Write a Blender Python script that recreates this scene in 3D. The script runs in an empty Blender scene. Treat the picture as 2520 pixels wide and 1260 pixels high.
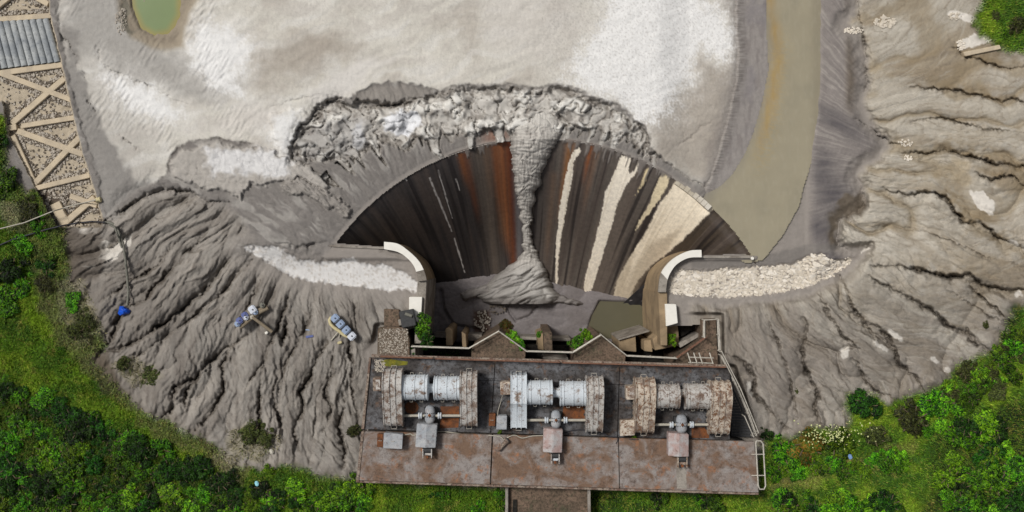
import bpy, math, random
import numpy as np
from mathutils import Vector
random.seed(7); RNG = np.random.default_rng(7)
R = math.radians
scn = bpy.context.scene
COL = scn.collection
# ------------------------------------------------------------------ camera, light, exposure
H = 90.0; S = 0.04
cd = bpy.data.cameras.new('camera'); cam = bpy.data.objects.new('camera', cd); COL.objects.link(cam)
cam.location = (0, 0, H); cam.rotation_euler = (0, 0, 0)
cd.sensor_width = 36; cd.lens = 36*H/(2520*S); cd.clip_end = 3000; cd.clip_start = 1
scn.camera = cam
w = bpy.data.worlds.new('World'); scn.world = w; w.use_nodes = True
nt = w.node_tree; nt.nodes.clear()
sk = nt.nodes.new('ShaderNodeTexSky'); sk.sky_type = 'NISHITA'; sk.sun_disc = False
SUN_EL, SUN_AZ = 56, -56          # light comes from the top (north), a little from the left
sk.sun_elevation = R(SUN_EL); sk.sun_rotation = R(SUN_AZ); sk.air_density = 1.0; sk.dust_density = 4.0; sk.ozone_density = 1.0
bg = nt.nodes.new('ShaderNodeBackground'); bg.inputs['Strength'].default_value = 0.055
hs = nt.nodes.new('ShaderNodeHueSaturation'); hs.inputs['Saturation'].default_value = 0.35
ow = nt.nodes.new('ShaderNodeOutputWorld')
nt.links.new(sk.outputs[0], hs.inputs['Color']); nt.links.new(hs.outputs[0], bg.inputs[0]); nt.links.new(bg.outputs[0], ow.inputs[0])
sd_ = bpy.data.lights.new('sun', 'SUN'); so = bpy.data.objects.new('sun', sd_); COL.objects.link(so)
sd_.energy = 2.1; sd_.angle = R(12); sd_.color = (1, .98, .95)
so.rotation_euler = (R(90-SUN_EL), 0, R(180-SUN_AZ)); so.location = (0, 0, 60)
scn.view_settings.view_transform = 'Standard'; scn.view_settings.look = 'None'
scn.view_settings.exposure = 0.30; scn.view_settings.gamma = 1; scn.view_settings.use_curve_mapping = False

# ------------------------------------------------------------------ helpers
def P(px, py, z=0.0):
    k = S*(H-z)/H
    return ((px-1260)*k, (630-py)*k, z)
def lin(c):
    c = np.asarray(c, float)/255.0
    return np.where(c <= .04045, c/12.92, ((c+.055)/1.055)**2.4)
def L4(r, g, b):
    l = lin((r, g, b)); return (float(l[0]), float(l[1]), float(l[2]), 1)
_perm = {}
def pn(x, y, seed=0):
    if seed not in _perm:
        rg = np.random.default_rng(seed+100); p = rg.permutation(256); a = rg.random(256)*2*np.pi
        _perm[seed] = (np.concatenate([p, p]), np.cos(a).astype(np.float32), np.sin(a).astype(np.float32))
    p, gx, gy = _perm[seed]
    x = np.asarray(x, np.float32); y = np.asarray(y, np.float32)
    xi = np.floor(x).astype(np.int32); yi = np.floor(y).astype(np.int32)
    fx = x-xi; fy = y-yi; xi &= 255; yi &= 255
    u = fx*fx*fx*(fx*(fx*6-15)+10); v = fy*fy*fy*(fy*(fy*6-15)+10)
    def g(i, j, dx, dy):
        h = p[p[(xi+i) & 255]+((yi+j) & 255)]; return gx[h]*dx+gy[h]*dy
    a = g(0, 0, fx, fy); b = g(1, 0, fx-1, fy); c = g(0, 1, fx, fy-1); d = g(1, 1, fx-1, fy-1)
    return (a+(b-a)*u+(c-a)*v+(a-b-c+d)*u*v)*1.5
def fbm(x, y, o=3, seed=0, g=.5):
    s = 0; a = 1; t = 0
    for i in range(o):
        s = s+a*pn(x*2**i, y*2**i, seed+i); t += a; a *= g
    return s/t
def sst(x, a, b):
    t = np.clip((x-a)/(b-a), 0, 1); return t*t*(3-2*t)
def tag(o, label=None, cat=None, group=None, kind=None):
    if label: o['label'] = label
    if cat: o['category'] = cat
    if group: o['group'] = group
    if kind: o['kind'] = kind
    return o
def thing(name, loc, label, cat, group=None):
    o = bpy.data.objects.new(name, None); COL.objects.link(o); o.location = loc
    o.empty_display_size = .3
    return tag(o, label, cat, group)
def np_mesh(name, V, F, mat=None, parent=None, col=None, smooth=True):
    """V (n,3) world coordinates, F (m,k) faces"""
    V = np.asarray(V, np.float32).reshape(-1, 3); F = np.asarray(F, np.int32)
    if parent is not None: V = V-np.array(parent.location, np.float32)
    me = bpy.data.meshes.new(name); m, k = F.shape
    me.vertices.add(len(V)); me.vertices.foreach_set('co', V.ravel())
    me.loops.add(m*k); me.loops.foreach_set('vertex_index', F.ravel())
    me.polygons.add(m); me.polygons.foreach_set('loop_start', np.arange(0, m*k, k, dtype=np.int32))
    me.polygons.foreach_set('loop_total', np.full(m, k, np.int32))
    me.polygons.foreach_set('use_smooth', np.full(m, smooth))
    me.update(calc_edges=True)
    if col is not None:
        c = np.ones((len(V), 4), np.float32); c[:, :3] = col.reshape(-1, 3)
        at = me.color_attributes.new('Col', 'FLOAT_COLOR', 'POINT'); at.data.foreach_set('color', c.ravel())
    if mat: me.materials.append(mat)
    o = bpy.data.objects.new(name, me); COL.objects.link(o)
    if parent is not None: o.parent = parent
    return o
class MB:
    def __init__(s): s.v = []; s.f = []
    def add(s, vs, fs):
        n = len(s.v); s.v += [tuple(v) for v in vs]; s.f += [tuple(i+n for i in f) for f in fs]; return s
    def prism(s, poly, z0, z1, px=True, zref=None):
        """poly in photo pixels at height z1 (px) or metres, extruded straight down"""
        t = [P(a, b, z1 if zref is None else zref)[:2] for a, b in poly] if px else poly
        n = len(t)
        s.add([(x, y, z0) for x, y in t]+[(x, y, z1) for x, y in t],
              [tuple(range(n, 2*n)), tuple(range(n-1, -1, -1))]+[(i, (i+1) % n, n+(i+1) % n, n+i) for i in range(n)])
        return s
    def box(s, c, d, rz=0, rx=0, ry=0):
        from mathutils import Euler
        m = Euler((rx, ry, rz)).to_matrix(); c = Vector(c)
        vs = [c+m @ Vector((i*d[0]/2, j*d[1]/2, k*d[2]/2)) for i in (-1, 1) for j in (-1, 1) for k in (-1, 1)]
        return s.add(vs, [(0, 1, 3, 2), (4, 6, 7, 5), (0, 4, 5, 1), (2, 3, 7, 6), (0, 2, 6, 4), (1, 5, 7, 3)])
    def cyl(s, a, b, r, n=16, r2=None, cap=True):
        a = Vector(a); b = Vector(b); d = (b-a).normalized(); r2 = r if r2 is None else r2
        u = d.orthogonal().normalized(); v = d.cross(u)
        A = [a+(u*math.cos(t)+v*math.sin(t))*r for t in [2*math.pi*i/n for i in range(n)]]
        B = [b+(u*math.cos(t)+v*math.sin(t))*r2 for t in [2*math.pi*i/n for i in range(n)]]
        f = [(i, (i+1) % n, n+(i+1) % n, n+i) for i in range(n)]
        if cap: f += [tuple(range(n-1, -1, -1)), tuple(range(n, 2*n))]
        return s.add(A+B, f)
    def tube(s, pts, r, n=8):
        pts = [Vector(p) for p in pts]; rings = []
        for i, p in enumerate(pts):
            d = (pts[min(i+1, len(pts)-1)]-pts[max(i-1, 0)]).normalized()
            up = Vector((0, 0, 1)) if abs(d.z) < .95 else Vector((1, 0, 0))
            u = d.cross(up).normalized(); v = u.cross(d)
            rings.append([p+(u*math.cos(2*math.pi*k/n)+v*math.sin(2*math.pi*k/n))*r for k in range(n)])
        vs = [q for rr in rings for q in rr]; f = []
        for i in range(len(pts)-1):
            for k in range(n): f.append((i*n+k, i*n+(k+1) % n, (i+1)*n+(k+1) % n, (i+1)*n+k))
        f += [tuple(range(n-1, -1, -1)), tuple(range((len(pts)-1)*n, len(pts)*n))]
        return s.add(vs, f)
    def lathe(s, a, d, prof, n=20):
        """prof: (distance along d, radius)"""
        a = Vector(a); d = Vector(d).normalized(); u = d.orthogonal().normalized(); v = d.cross(u)
        vs = [a+d*t+(u*math.cos(2*math.pi*k/n)+v*math.sin(2*math.pi*k/n))*r for t, r in prof for k in range(n)]
        f = [(i*n+k, i*n+(k+1) % n, (i+1)*n+(k+1) % n, (i+1)*n+k) for i in range(len(prof)-1) for k in range(n)]
        f += [tuple(range(n-1, -1, -1)), tuple(range((len(prof)-1)*n, len(prof)*n))]
        return s.add(vs, f)
    def xprof(s, yz, x0, x1):
        n = len(yz)
        return s.add([(x0, y, z) for y, z in yz]+[(x1, y, z) for y, z in yz],
                     [tuple(range(n)), tuple(range(2*n-1, n-1, -1))]+[(i, n+i, n+(i+1) % n, (i+1) % n) for i in range(n)])
    def build(s, name, mat, parent=None, bevel=0, smooth=None, label=None):
        off = Vector(parent.location) if parent is not None and parent.parent is None else (Vector(parent.parent.location) if parent is not None and parent.parent else Vector())
        me = bpy.data.meshes.new(name); me.from_pydata([tuple(Vector(v)-off) for v in s.v], [], s.f); me.update()
        import bmesh
        b = bmesh.new(); b.from_mesh(me); bmesh.ops.recalc_face_normals(b, faces=b.faces)
        if bevel:
            es = [e for e in b.edges if e.is_manifold and e.calc_face_angle(0) > .6]
            bmesh.ops.bevel(b, geom=es, offset=bevel, segments=2, affect='EDGES', clamp_overlap=True)
        b.to_mesh(me); b.free()
        me.materials.append(mat)
        o = bpy.data.objects.new(name, me); COL.objects.link(o)
        if smooth:
            me.polygons.foreach_set('use_smooth', [True]*len(me.polygons))
            md = me; 
            try: me.set_sharp_from_angle(angle=R(smooth))
            except Exception: pass
        if parent is not None: o.parent = parent
        if label: o['label'] = label
        return o

# ------------------------------------------------------------------ materials
def newmat(name):
    m = bpy.data.materials.new(name); m.use_nodes = True
    n = m.node_tree; b = n.nodes['Principled BSDF']; b.inputs['Specular IOR Level'].default_value = .25
    return m, n, b
def tex(n, scale, detail=5, rough=.6, vec=None, dist=0):
    t = n.nodes.new('ShaderNodeTexNoise'); t.inputs['Scale'].default_value = scale
    t.inputs['Detail'].default_value = detail; t.inputs['Roughness'].default_value = rough; t.inputs['Distortion'].default_value = dist
    if vec is not None: n.links.new(vec, t.inputs['Vector'])
    return t.outputs['Fac']
def ramp(n, fac, stops):
    r = n.nodes.new('ShaderNodeValToRGB'); e = r.color_ramp.elements
    while len(e) < len(stops): e.new(.5)
    for k, (p, c) in enumerate(stops):
        e[k].position = p; e[k].color = c if isinstance(c, tuple) else (c, c, c, 1)
    n.links.new(fac, r.inputs['Fac']); return r.outputs['Color']
def mix(n, fac, a, b, mode='MIX'):
    m = n.nodes.new('ShaderNodeMix'); m.data_type = 'RGBA'; m.blend_type = mode
    for s, v in ((0, fac), (6, a), (7, b)):
        if hasattr(v, 'is_linked') or isinstance(v, bpy.types.NodeSocket): n.links.new(v, m.inputs[s])
        else: m.inputs[s].default_value = v
    return m.outputs[2]
def objco(n):
    g = n.nodes.new('ShaderNodeNewGeometry'); return g.outputs['Position']
def bump(n, b, h, dist, strength=1):
    u = n.nodes.new('ShaderNodeBump'); u.inputs['Distance'].default_value = dist; u.inputs['Strength'].default_value = strength
    n.links.new(h, u.inputs['Height']); n.links.new(u.outputs[0], b.inputs['Normal'])
def m_col(name, rough=.85, var=.25, scale=3, bd=.03, spec=.25, bscale=9):
    m, n, b = newmat(name); a = n.nodes.new('ShaderNodeVertexColor'); a.layer_name = 'Col'; p = objco(n)
    f = tex(n, scale, 8, .7, p)
    r = ramp(n, f, [(.25, 1-var), (.75, 1+var)])
    n.links.new(mix(n, 1.0, a.outputs[0], r, 'MULTIPLY'), b.inputs['Base Color'])
    b.inputs['Roughness'].default_value = rough; b.inputs['Specular IOR Level'].default_value = spec
    if bd: bump(n, b, tex(n, bscale, 6, .65, p), bd)
    return m
def m_stain(name, base, alt, dark, s=.6, k=(.42, .6), kd=(.5, .7), rough=.85, bd=.02, fine=6, alt2=None):
    """weathered surface: base with patches of alt and flecks of dark"""
    m, n, b = newmat(name); p = objco(n)
    c = mix(n, ramp(n, tex(n, s, 6, .62, p, .6), [(k[0], 0.), (k[1], 1.)]), L4(*base), L4(*alt))
    if alt2: c = mix(n, ramp(n, tex(n, s*2.3, 7, .7, p, .3), [(.55, 0.), (.66, 1.)]), c, L4(*alt2))
    c = mix(n, ramp(n, tex(n, fine*.55, 8, .75, p), [(kd[0], 0.), (kd[1], 1.)]), c, L4(*dark))
    c = mix(n, 1.0, c, ramp(n, tex(n, fine*3, 5, .7, p), [(.2, .72), (.8, 1.28)]), 'MULTIPLY')
    n.links.new(c, b.inputs['Base Color']); b.inputs['Roughness'].default_value = rough
    if bd: bump(n, b, tex(n, fine, 6, .7, p), bd)
    return m
def m_flat(name, c, rough=.6, metal=0, var=.2, scale=5):
    m, n, b = newmat(name); p = objco(n)
    n.links.new(mix(n, 1.0, L4(*c), ramp(n, tex(n, scale, 6, .65, p), [(.25, 1-var), (.75, 1+var)]), 'MULTIPLY'), b.inputs['Base Color'])
    b.inputs['Roughness'].default_value = rough; b.inputs['Metallic'].default_value = metal
    return m
M_MUD = m_col('mud', .82, .13, 1.6, .035, .3, 7)
M_CHUTE = m_col('wet_spillway_concrete', .5, .25, 2.5, .012, .35)
M_WATER = m_col('silty_water', .05, .06, .5, .0015, .35, 3)
M_GRASS = m_col('grass_blades', .7, .1, 1, 0)
M_CONC = m_stain('pale_concrete', (206, 199, 186), (178, 168, 150), (128, 118, 104), .5, kd=(.58, .75), bd=.012)
M_CONCG = m_stain('grey_concrete', (150, 143, 133), (116, 108, 99), (84, 78, 70), .5, kd=(.52, .72))
M_CONCT = m_stain('tan_concrete_wall', (158, 137, 108), (132, 114, 90), (84, 70, 56), .35, kd=(.6, .8), bd=.01)
M_WHITE = m_flat('white_concrete_cap', (226, 222, 212), .8, 0, .07, 2)
M_BEAM = m_stain('tan_concrete_beam', (196, 180, 154), (178, 164, 142), (120, 108, 90), .6, kd=(.6, .8), bd=.01)
M_RIB = m_stain('grey_concrete_rib', (142, 146, 148), (172, 174, 172), (98, 100, 102), .5, kd=(.52, .7), bd=.01)
M_STONE = m_flat('pale_stone', (172, 163, 150), .9, 0, .3, 6)
M_RUBB = m_flat('dark_rubble', (112, 102, 90), .9, 0, .4, 5)
M_PAVE = m_flat('white_crust_stone', (222, 214, 201), .9, 0, .16, 3)
_n = M_PAVE.node_tree; _b = _n.nodes['Principled BSDF']; _l = _b.inputs['Base Color'].links[0].from_socket; _oi = _n.nodes.new('ShaderNodeObjectInfo')
_n.links.new(mix(_n, 1.0, _l, ramp(_n, _oi.outputs['Random'], [(0, (.72, .69, .64, 1)), (.5, (.95, .93, .9, 1)), (1, (1.06, 1.06, 1.06, 1))]), 'MULTIPLY'), _b.inputs['Base Color'])
M_DECKD = m_stain('dark_stained_deck', (70, 66, 64), (104, 104, 106), (34, 30, 28), .35, kd=(.46, .66), fine=5, alt2=(96, 74, 58))
M_DECKR = m_stain('rusty_mottled_deck', (114, 92, 76), (142, 135, 130), (76, 60, 50), .42, kd=(.48, .72), fine=4, alt2=(146, 104, 76))
M_PIER = m_stain('brown_mossy_concrete', (96, 82, 68), (122, 102, 86), (46, 40, 32), .5, kd=(.46, .66), fine=7, alt2=(84, 80, 62))
M_BLACK = m_stain('black_concrete', (40, 37, 32), (58, 54, 46), (18, 16, 14), .5, kd=(.4, .6))  # near-black concrete for platform body, pit floor, low slabs and bridge kerb
M_EDGE = m_stain('crumbling_edge_concrete', (150, 136, 122), (110, 88, 76), (60, 48, 42), 1.2, kd=(.48, .62), fine=9)
def m_paint(name, paint, amount, rust=(92, 68, 54)):
    """old paint: big patches worn to brown, streaked, with rust speckles and pale remains"""
    m, n, b = newmat(name); p = objco(n); t = .64-amount*.24
    c = mix(n, ramp(n, tex(n, .9, 8, .72, p, .4), [(t-.03, 0.), (t+.05, 1.)]), L4(*paint), L4(128, 112, 100))
    c = mix(n, ramp(n, tex(n, 2.6, 8, .78, p, .8), [(t-.01, 0.), (t+.05, 1.)]), c, L4(*rust))
    c = mix(n, ramp(n, tex(n, 3.4, 7, .75, p, 1.5), [(.60, 0.), (.66, .85)]), c, L4(208, 206, 200))
    c = mix(n, ramp(n, tex(n, 9, 5, .7, p), [(.60, 0.), (.68, .8)]), c, L4(54, 44, 38))
    n.links.new(c, b.inputs['Base Color']); b.inputs['Roughness'].default_value = .6; bump(n, b, tex(n, 6, 6, .7, p), .015); return m
M_PA = m_paint('flaking_white_blue_paint', (196, 202, 206), .26)
M_PB = m_paint('rusting_white_paint', (180, 176, 170), .46, (100, 80, 68))
M_PC = m_paint('heavily_rusted_paint', (190, 178, 162), .52, (112, 80, 56))
M_HOOD = m_stain('grey_mottled_hood', (146, 150, 154), (168, 168, 168), (112, 100, 98), 1.0, kd=(.52, .7), fine=5, bd=.008)
M_HOODP = m_stain('pinkish_mottled_hood', (164, 142, 136), (172, 168, 166), (118, 90, 82), 1.0, kd=(.52, .7), fine=5, bd=.008)
M_RAIL = m_flat('galvanised_rail', (182, 176, 164), .55, .2, .35, 4)
M_RAILR = m_flat('rusty_rail', (116, 84, 68), .8, 0, .4, 4)
M_RUST = m_stain('orange_rust', (122, 74, 42), (96, 62, 42), (58, 44, 36), 1.2, fine=5)
M_DARK = m_flat('dark_metal', (62, 62, 62), .6, .2, .3)
M_CABLE = m_flat('black_cable', (46, 46, 52), .5)
M_HOSE = m_flat('grey_hose', (112, 110, 100), .6, 0, .25)
M_PIPE = m_flat('pale_pipe', (170, 164, 150), .6)
M_BLUE = m_flat('blue_tarp', (22, 78, 186), .45, 0, .3, 4)
M_DRUMB = m_flat('blue_grey_drum', (142, 158, 182), .4, 0, .15, 3)
M_DRUMW = m_flat('white_jerrycan', (200, 204, 212), .4, 0, .12, 3)
M_DRUMN = m_flat('navy_drum', (92, 102, 150), .4, 0, .2, 3)
M_YEL = m_flat('yellow_foam', (190, 178, 138), .8, 0, .15)
M_WOOD = m_flat('grey_timber', (128, 116, 98), .9, 0, .25, 6)
def m_leaf(name):
    m, n, b = newmat(name); a = n.nodes.new('ShaderNodeVertexColor'); a.layer_name = 'Col'
    oi = n.nodes.new('ShaderNodeObjectInfo')
    hsv = n.nodes.new('ShaderNodeHueSaturation'); n.links.new(a.outputs[0], hsv.inputs['Color'])
    n.links.new(ramp(n, oi.outputs['Random'], [(0, .38), (1, 1.3)]), hsv.inputs['Value'])
    mm = n.nodes.new('ShaderNodeMapRange'); mm.inputs[3].default_value = .485; mm.inputs[4].default_value = .52
    n.links.new(oi.outputs['Random'], mm.inputs[0]); n.links.new(mm.outputs[0], hsv.inputs['Hue'])
    n.links.new(hsv.outputs[0], b.inputs['Base Color']); b.inputs['Roughness'].default_value = .55
    t = n.nodes.new('ShaderNodeBsdfTranslucent'); n.links.new(hsv.outputs[0], t.inputs[0])
    ms = n.nodes.new('ShaderNodeMixShader'); ms.inputs[0].default_value = .3
    n.links.new(b.outputs[0], ms.inputs[1]); n.links.new(t.outputs[0], ms.inputs[2])
    n.links.new(ms.outputs[0], n.nodes['Material Output'].inputs[0]); return m
M_LEAF = m_leaf('leaves')
M_TWIG = m_flat('twigs', (96, 84, 66), .9)

# ------------------------------------------------------------------ distance fields (map units = photo pixels on the ground plane)
X0, X1, Y0, Y1, DS = -200, 2720, -200, 1460, 5
cgx = np.arange(X0, X1+DS, DS, dtype=np.float32); cgy = np.arange(Y0, Y1+DS, DS, dtype=np.float32)
CX, CY = np.meshgrid(cgx, cgy)
def seg_d2(poly, closed):
    d = np.full(CX.shape, 1e12, np.float32); n = len(poly)
    for i in range(n if closed else n-1):
        ax, ay = poly[i]; bx, by = poly[(i+1) % n]; ex, ey = bx-ax, by-ay
        t = np.clip(((CX-ax)*ex+(CY-ay)*ey)/(ex*ex+ey*ey+1e-6), 0, 1)
        d = np.minimum(d, (CX-ax-t*ex)**2+(CY-ay-t*ey)**2)
    return np.sqrt(d)
def sdf(poly):
    ins = np.zeros(CX.shape, bool); n = len(poly)
    for i in range(n):
        ax, ay = poly[i]; bx, by = poly[(i+1) % n]
        if ay == by: continue
        c = ((ay > CY) != (by > CY)) & (CX < (bx-ax)*(CY-ay)/(by-ay)+ax); ins ^= c
    d = seg_d2(poly, True); return np.where(ins, d, -d)
def samp(F, x, y):
    fx = np.clip((x-X0)/DS, 0, F.shape[1]-1.001); fy = np.clip((y-Y0)/DS, 0, F.shape[0]-1.001)
    i = fx.astype(np.int32); j = fy.astype(np.int32); fx = fx-i; fy = fy-j
    return (F[j, i]*(1-fx)+F[j, i+1]*fx)*(1-fy)+(F[j+1, i]*(1-fx)+F[j+1, i+1]*fx)*fy

# spillway funnel: crest circle and foot curve
CXc, CYc, RC = 1325.0, 957.0, 618.0
_tb = np.array([-56, -40, -26, -10, 0, 10, 20, 40, 56]); _yb = np.array([735, 722, 705, 694, 702, 722, 738, 755, 762])
DEPTH = 12.0
def fun_px(th, t):
    a = np.radians(th); x0 = CXc+RC*np.sin(a); y0 = CYc-RC*np.cos(a)
    x1 = 1310+6.1*th; y1 = np.interp(th, _tb, _yb)
    bow = np.sin(np.pi*np.clip(t, 0, 1))*np.abs(th)/50*14
    return x0+(x1-x0)*t-np.sign(th)*bow*.6, y0+(y1-y0)*t-bow*.2
def fun_z(t):
    return -DEPTH*(1-np.cos(np.clip(t, 0, 1)*np.pi))/2*.35-DEPTH*.65*np.clip(t, 0, 1)**1.0-.15
def fun_inv(px, py):
    t = np.clip((py-345)/370, 0, 1)+0*px; th = (px-1310)/6.1
    for _ in range(14):
        a = np.radians(th); x0 = CXc+RC*np.sin(a); y0 = CYc-RC*np.cos(a); y1 = np.interp(th, _tb, _yb); x1 = 1310+6.1*th
        t = .5*t+.5*np.clip((py-y0)/(y1-y0), 0, 1.05)
        x = x0+(x1-x0)*t; dx = RC*np.cos(a)*np.pi/180*(1-t)+6.1*t
        th = np.clip(th+(px-x)/dx*.7, -60, 60)
    return th, t

arc = [(CXc+RC*math.sin(R(t)), CYc-RC*math.cos(R(t))) for t in np.linspace(-54.9, 57.9, 40)]
RCAP_O = [(1726, 615), (1698, 617), (1666, 631), (1642, 651), (1626, 677), (1620, 719)]
RCAP_I = [(1727, 633), (1694, 635), (1666, 650), (1650, 671), (1642, 692), (1639, 719)]
LCAP_O = [(945, 595), (979, 600), (1007, 619), (1031, 643), (1044, 668), (1050, 690)]
LCAP_I = [(945, 613), (979, 620), (1003, 636), (1018, 654), (1025, 672), (1028, 692)]
HOLE = arc+[(1727, 631), (1694, 634), (1666, 646), (1648, 668), (1634, 692), (1630, 720), (1630, 800), (1735, 795), (1740, 900), (1740, 1060), (960, 1060), (960, 830), (1020, 800), (1036, 730), (1036, 690), (1020, 658), (1003, 632), (979, 616), (945, 611)]
D_HOLE = sdf(HOLE)
BASIN = [(150, -190), (1812, -190), (1812, 60), (1818, 140), (1812, 200), (1790, 300), (1768, 380), (1742, 448), (1725, 450), (1660, 415), (1625, 385), (1598, 368), (1594, 340), (1585, 310), (1556, 288), (1535, 268), (1498, 256), (1440, 232), (1400, 212), (1360, 209), (1310, 220), (1260, 208), (1215, 210), (1160, 212), (1110, 216), (1085, 226), (1060, 222), (1038, 210), (1000, 205), (960, 206), (915, 213), (885, 228), (858, 252), (840, 243), (812, 243), (782, 262), (765, 290), (737, 318), (722, 350), (722, 388), (740, 405), (700, 400), (660, 372), (600, 348), (520, 344), (470, 350), (432, 365), (415, 395), (408, 435), (380, 452), (340, 470), (300, 495), (262, 545), (240, 440), (205, 330), (170, 200), (140, 60)]
D_BASIN = sdf(BASIN)
RIM = [(722, 360), (735, 320), (765, 290), (785, 262), (815, 243), (860, 256), (885, 240), (960, 250), (1050, 235), (1110, 218), (1215, 212), (1260, 210), (1310, 222), (1360, 211), (1400, 214), (1440, 235), (1498, 258), (1556, 290), (1590, 325), (1597, 368), (1620, 385), (1600, 392), (1570, 372), (1545, 345), (1500, 330), (1440, 322), (1400, 315), (1380, 345), (1340, 370), (1262, 375), (1256, 330), (1230, 322), (1190, 318), (1150, 340), (1105, 330), (1060, 352), (1015, 345), (970, 362), (930, 352), (890, 378), (850, 392), (800, 400), (760, 402), (728, 392)]
D_RIM = sdf(RIM)
RSL = [(2107, -190), (2107, 40), (2080, 62), (2110, 80), (2127, 153), (2138, 200), (2126, 222), (2124, 255), (2147, 307), (2187, 347), (2160, 390), (2110, 430), (2128, 462), (2120, 510), (2068, 550), (2070, 600), (2093, 613), (2135, 608), (2110, 640), (2060, 680), (1990, 712), (1880, 738), (1760, 742), (1690, 740), (1700, 1100), (2715, 1100), (2715, -190)]
D_RSL = sdf(RSL)
LSL = [(262, 545), (300, 500), (350, 478), (420, 465), (520, 486), (580, 520), (620, 560), (640, 600), (760, 690), (1010, 722), (1010, 800), (900, 860), (905, 1220), (-190, 1220), (-190, 560), (150, 560)]
D_LSL = sdf(LSL)
CHAN = [(1812, -190), (2014, -190), (2014, 0), (2012, 200), (2005, 300), (1985, 380), (1962, 450), (1950, 500), (1912, 568), (1872, 628), (1853, 632), (1820, 580), (1788, 545), (1755, 512), (1735, 460), (1745, 448), (1768, 380), (1790, 300), (1812, 200), (1818, 140), (1812, 60)]
D_CHAN = sdf(CHAN)
WCH = [(1896, -190), (2014, -190), (2014, 0), (2012, 200), (2005, 300), (1985, 380), (1962, 450), (1950, 500), (1912, 568), (1868, 624), (1838, 630), (1800, 606), (1762, 572), (1730, 532), (1724, 498), (1775, 474), (1812, 440), (1846, 385), (1868, 330), (1888, 260), (1906, 170), (1900, 60)]
D_WCH = sdf(WCH)
POND = [(300, -190), (322, 20), (345, 72), (380, 92), (420, 84), (446, 40), (452, -190)]
D_POND = sdf(POND)
PONDB = [(270, -190), (290, 40), (320, 90), (370, 118), (420, 124), (450, 118), (458, 60), (500, -20), (520, -190)]
D_PONDB = sdf(PONDB)
LSTRIP = [(598, 612), (640, 604), (690, 612), (735, 640), (770, 640), (800, 648), (870, 636), (905, 650), (960, 656), (1010, 682), (1028, 700), (1026, 718), (960, 712), (870, 706), (800, 694), (745, 690), (700, 672), (650, 640)]
D_LSTRIP = sdf(LSTRIP)
RSTRIP = [(1646, 690), (1665, 662), (1720, 668), (1780, 660), (1860, 656), (1945, 650), (2000, 624), (2030, 626), (2050, 640), (2095, 634), (2092, 650), (2050, 680), (1985, 706), (1900, 724), (1800, 732), (1700, 730), (1646, 722)]
D_RSTRIP = sdf(RSTRIP)
VEGL = [(-190, 280), (10, 290), (10, 420), (60, 480), (120, 470), (160, 495), (150, 560), (160, 640), (165, 700), (225, 780), (255, 850), (215, 880), (300, 970), (330, 1010), (400, 1040), (470, 1075), (520, 1100), (560, 1150), (640, 1165), (700, 1150), (800, 1180), (895, 1185), (1240, 1205), (1240, 1450), (-190, 1450)]
D_VEGL = sdf(VEGL)
VEGR = [(1440, 1450), (1440, 1205), (1870, 1210), (1870, 1120), (1890, 1085), (1935, 1090), (2000, 1060), (2080, 1060), (2100, 1030), (2080, 1000), (2090, 975), (2150, 975), (2180, 1000), (2280, 960), (2330, 950), (2360, 900), (2420, 870), (2450, 870), (2470, 830), (2490, 770), (2530, 750), (2715, 720), (2715, 1450)]
D_VEGR = sdf(VEGR)
VEGT = [(2410, -190), (2420, 0), (2400, 60), (2440, 100), (2470, 120), (2520, 125), (2715, 140), (2715, -190)]
D_VEGT = sdf(VEGT)
REVET = [(-190, -190), (115, -190), (122, 30), (145, 120), (160, 190), (185, 300), (205, 380), (225, 440), (255, 545), (250, 560), (140, 560), (90, 470), (20, 330), (5, 250), (-190, 240)]
D_REV = sdf(REVET)
LOBE1 = [(655, 300), (658, 275), (700, 263), (745, 268), (770, 285), (740, 318), (724, 350), (722, 388), (700, 385), (672, 350)]
LOBE2 = [(415, 400), (440, 370), (520, 352), (640, 356), (720, 392), (760, 410), (800, 430), (830, 460), (800, 470), (740, 440), (700, 450), (660, 462), (620, 458), (590, 500), (560, 470), (500, 468), (430, 440)]
D_LOBE1 = sdf(LOBE1); D_LOBE2 = sdf(LOBE2)
FAN1 = [(700, 440), (740, 440), (800, 465), (850, 490), (870, 520), (850, 540), (790, 500), (740, 480), (710, 490), (690, 465)]
D_FAN1 = sdf(FAN1)
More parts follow.
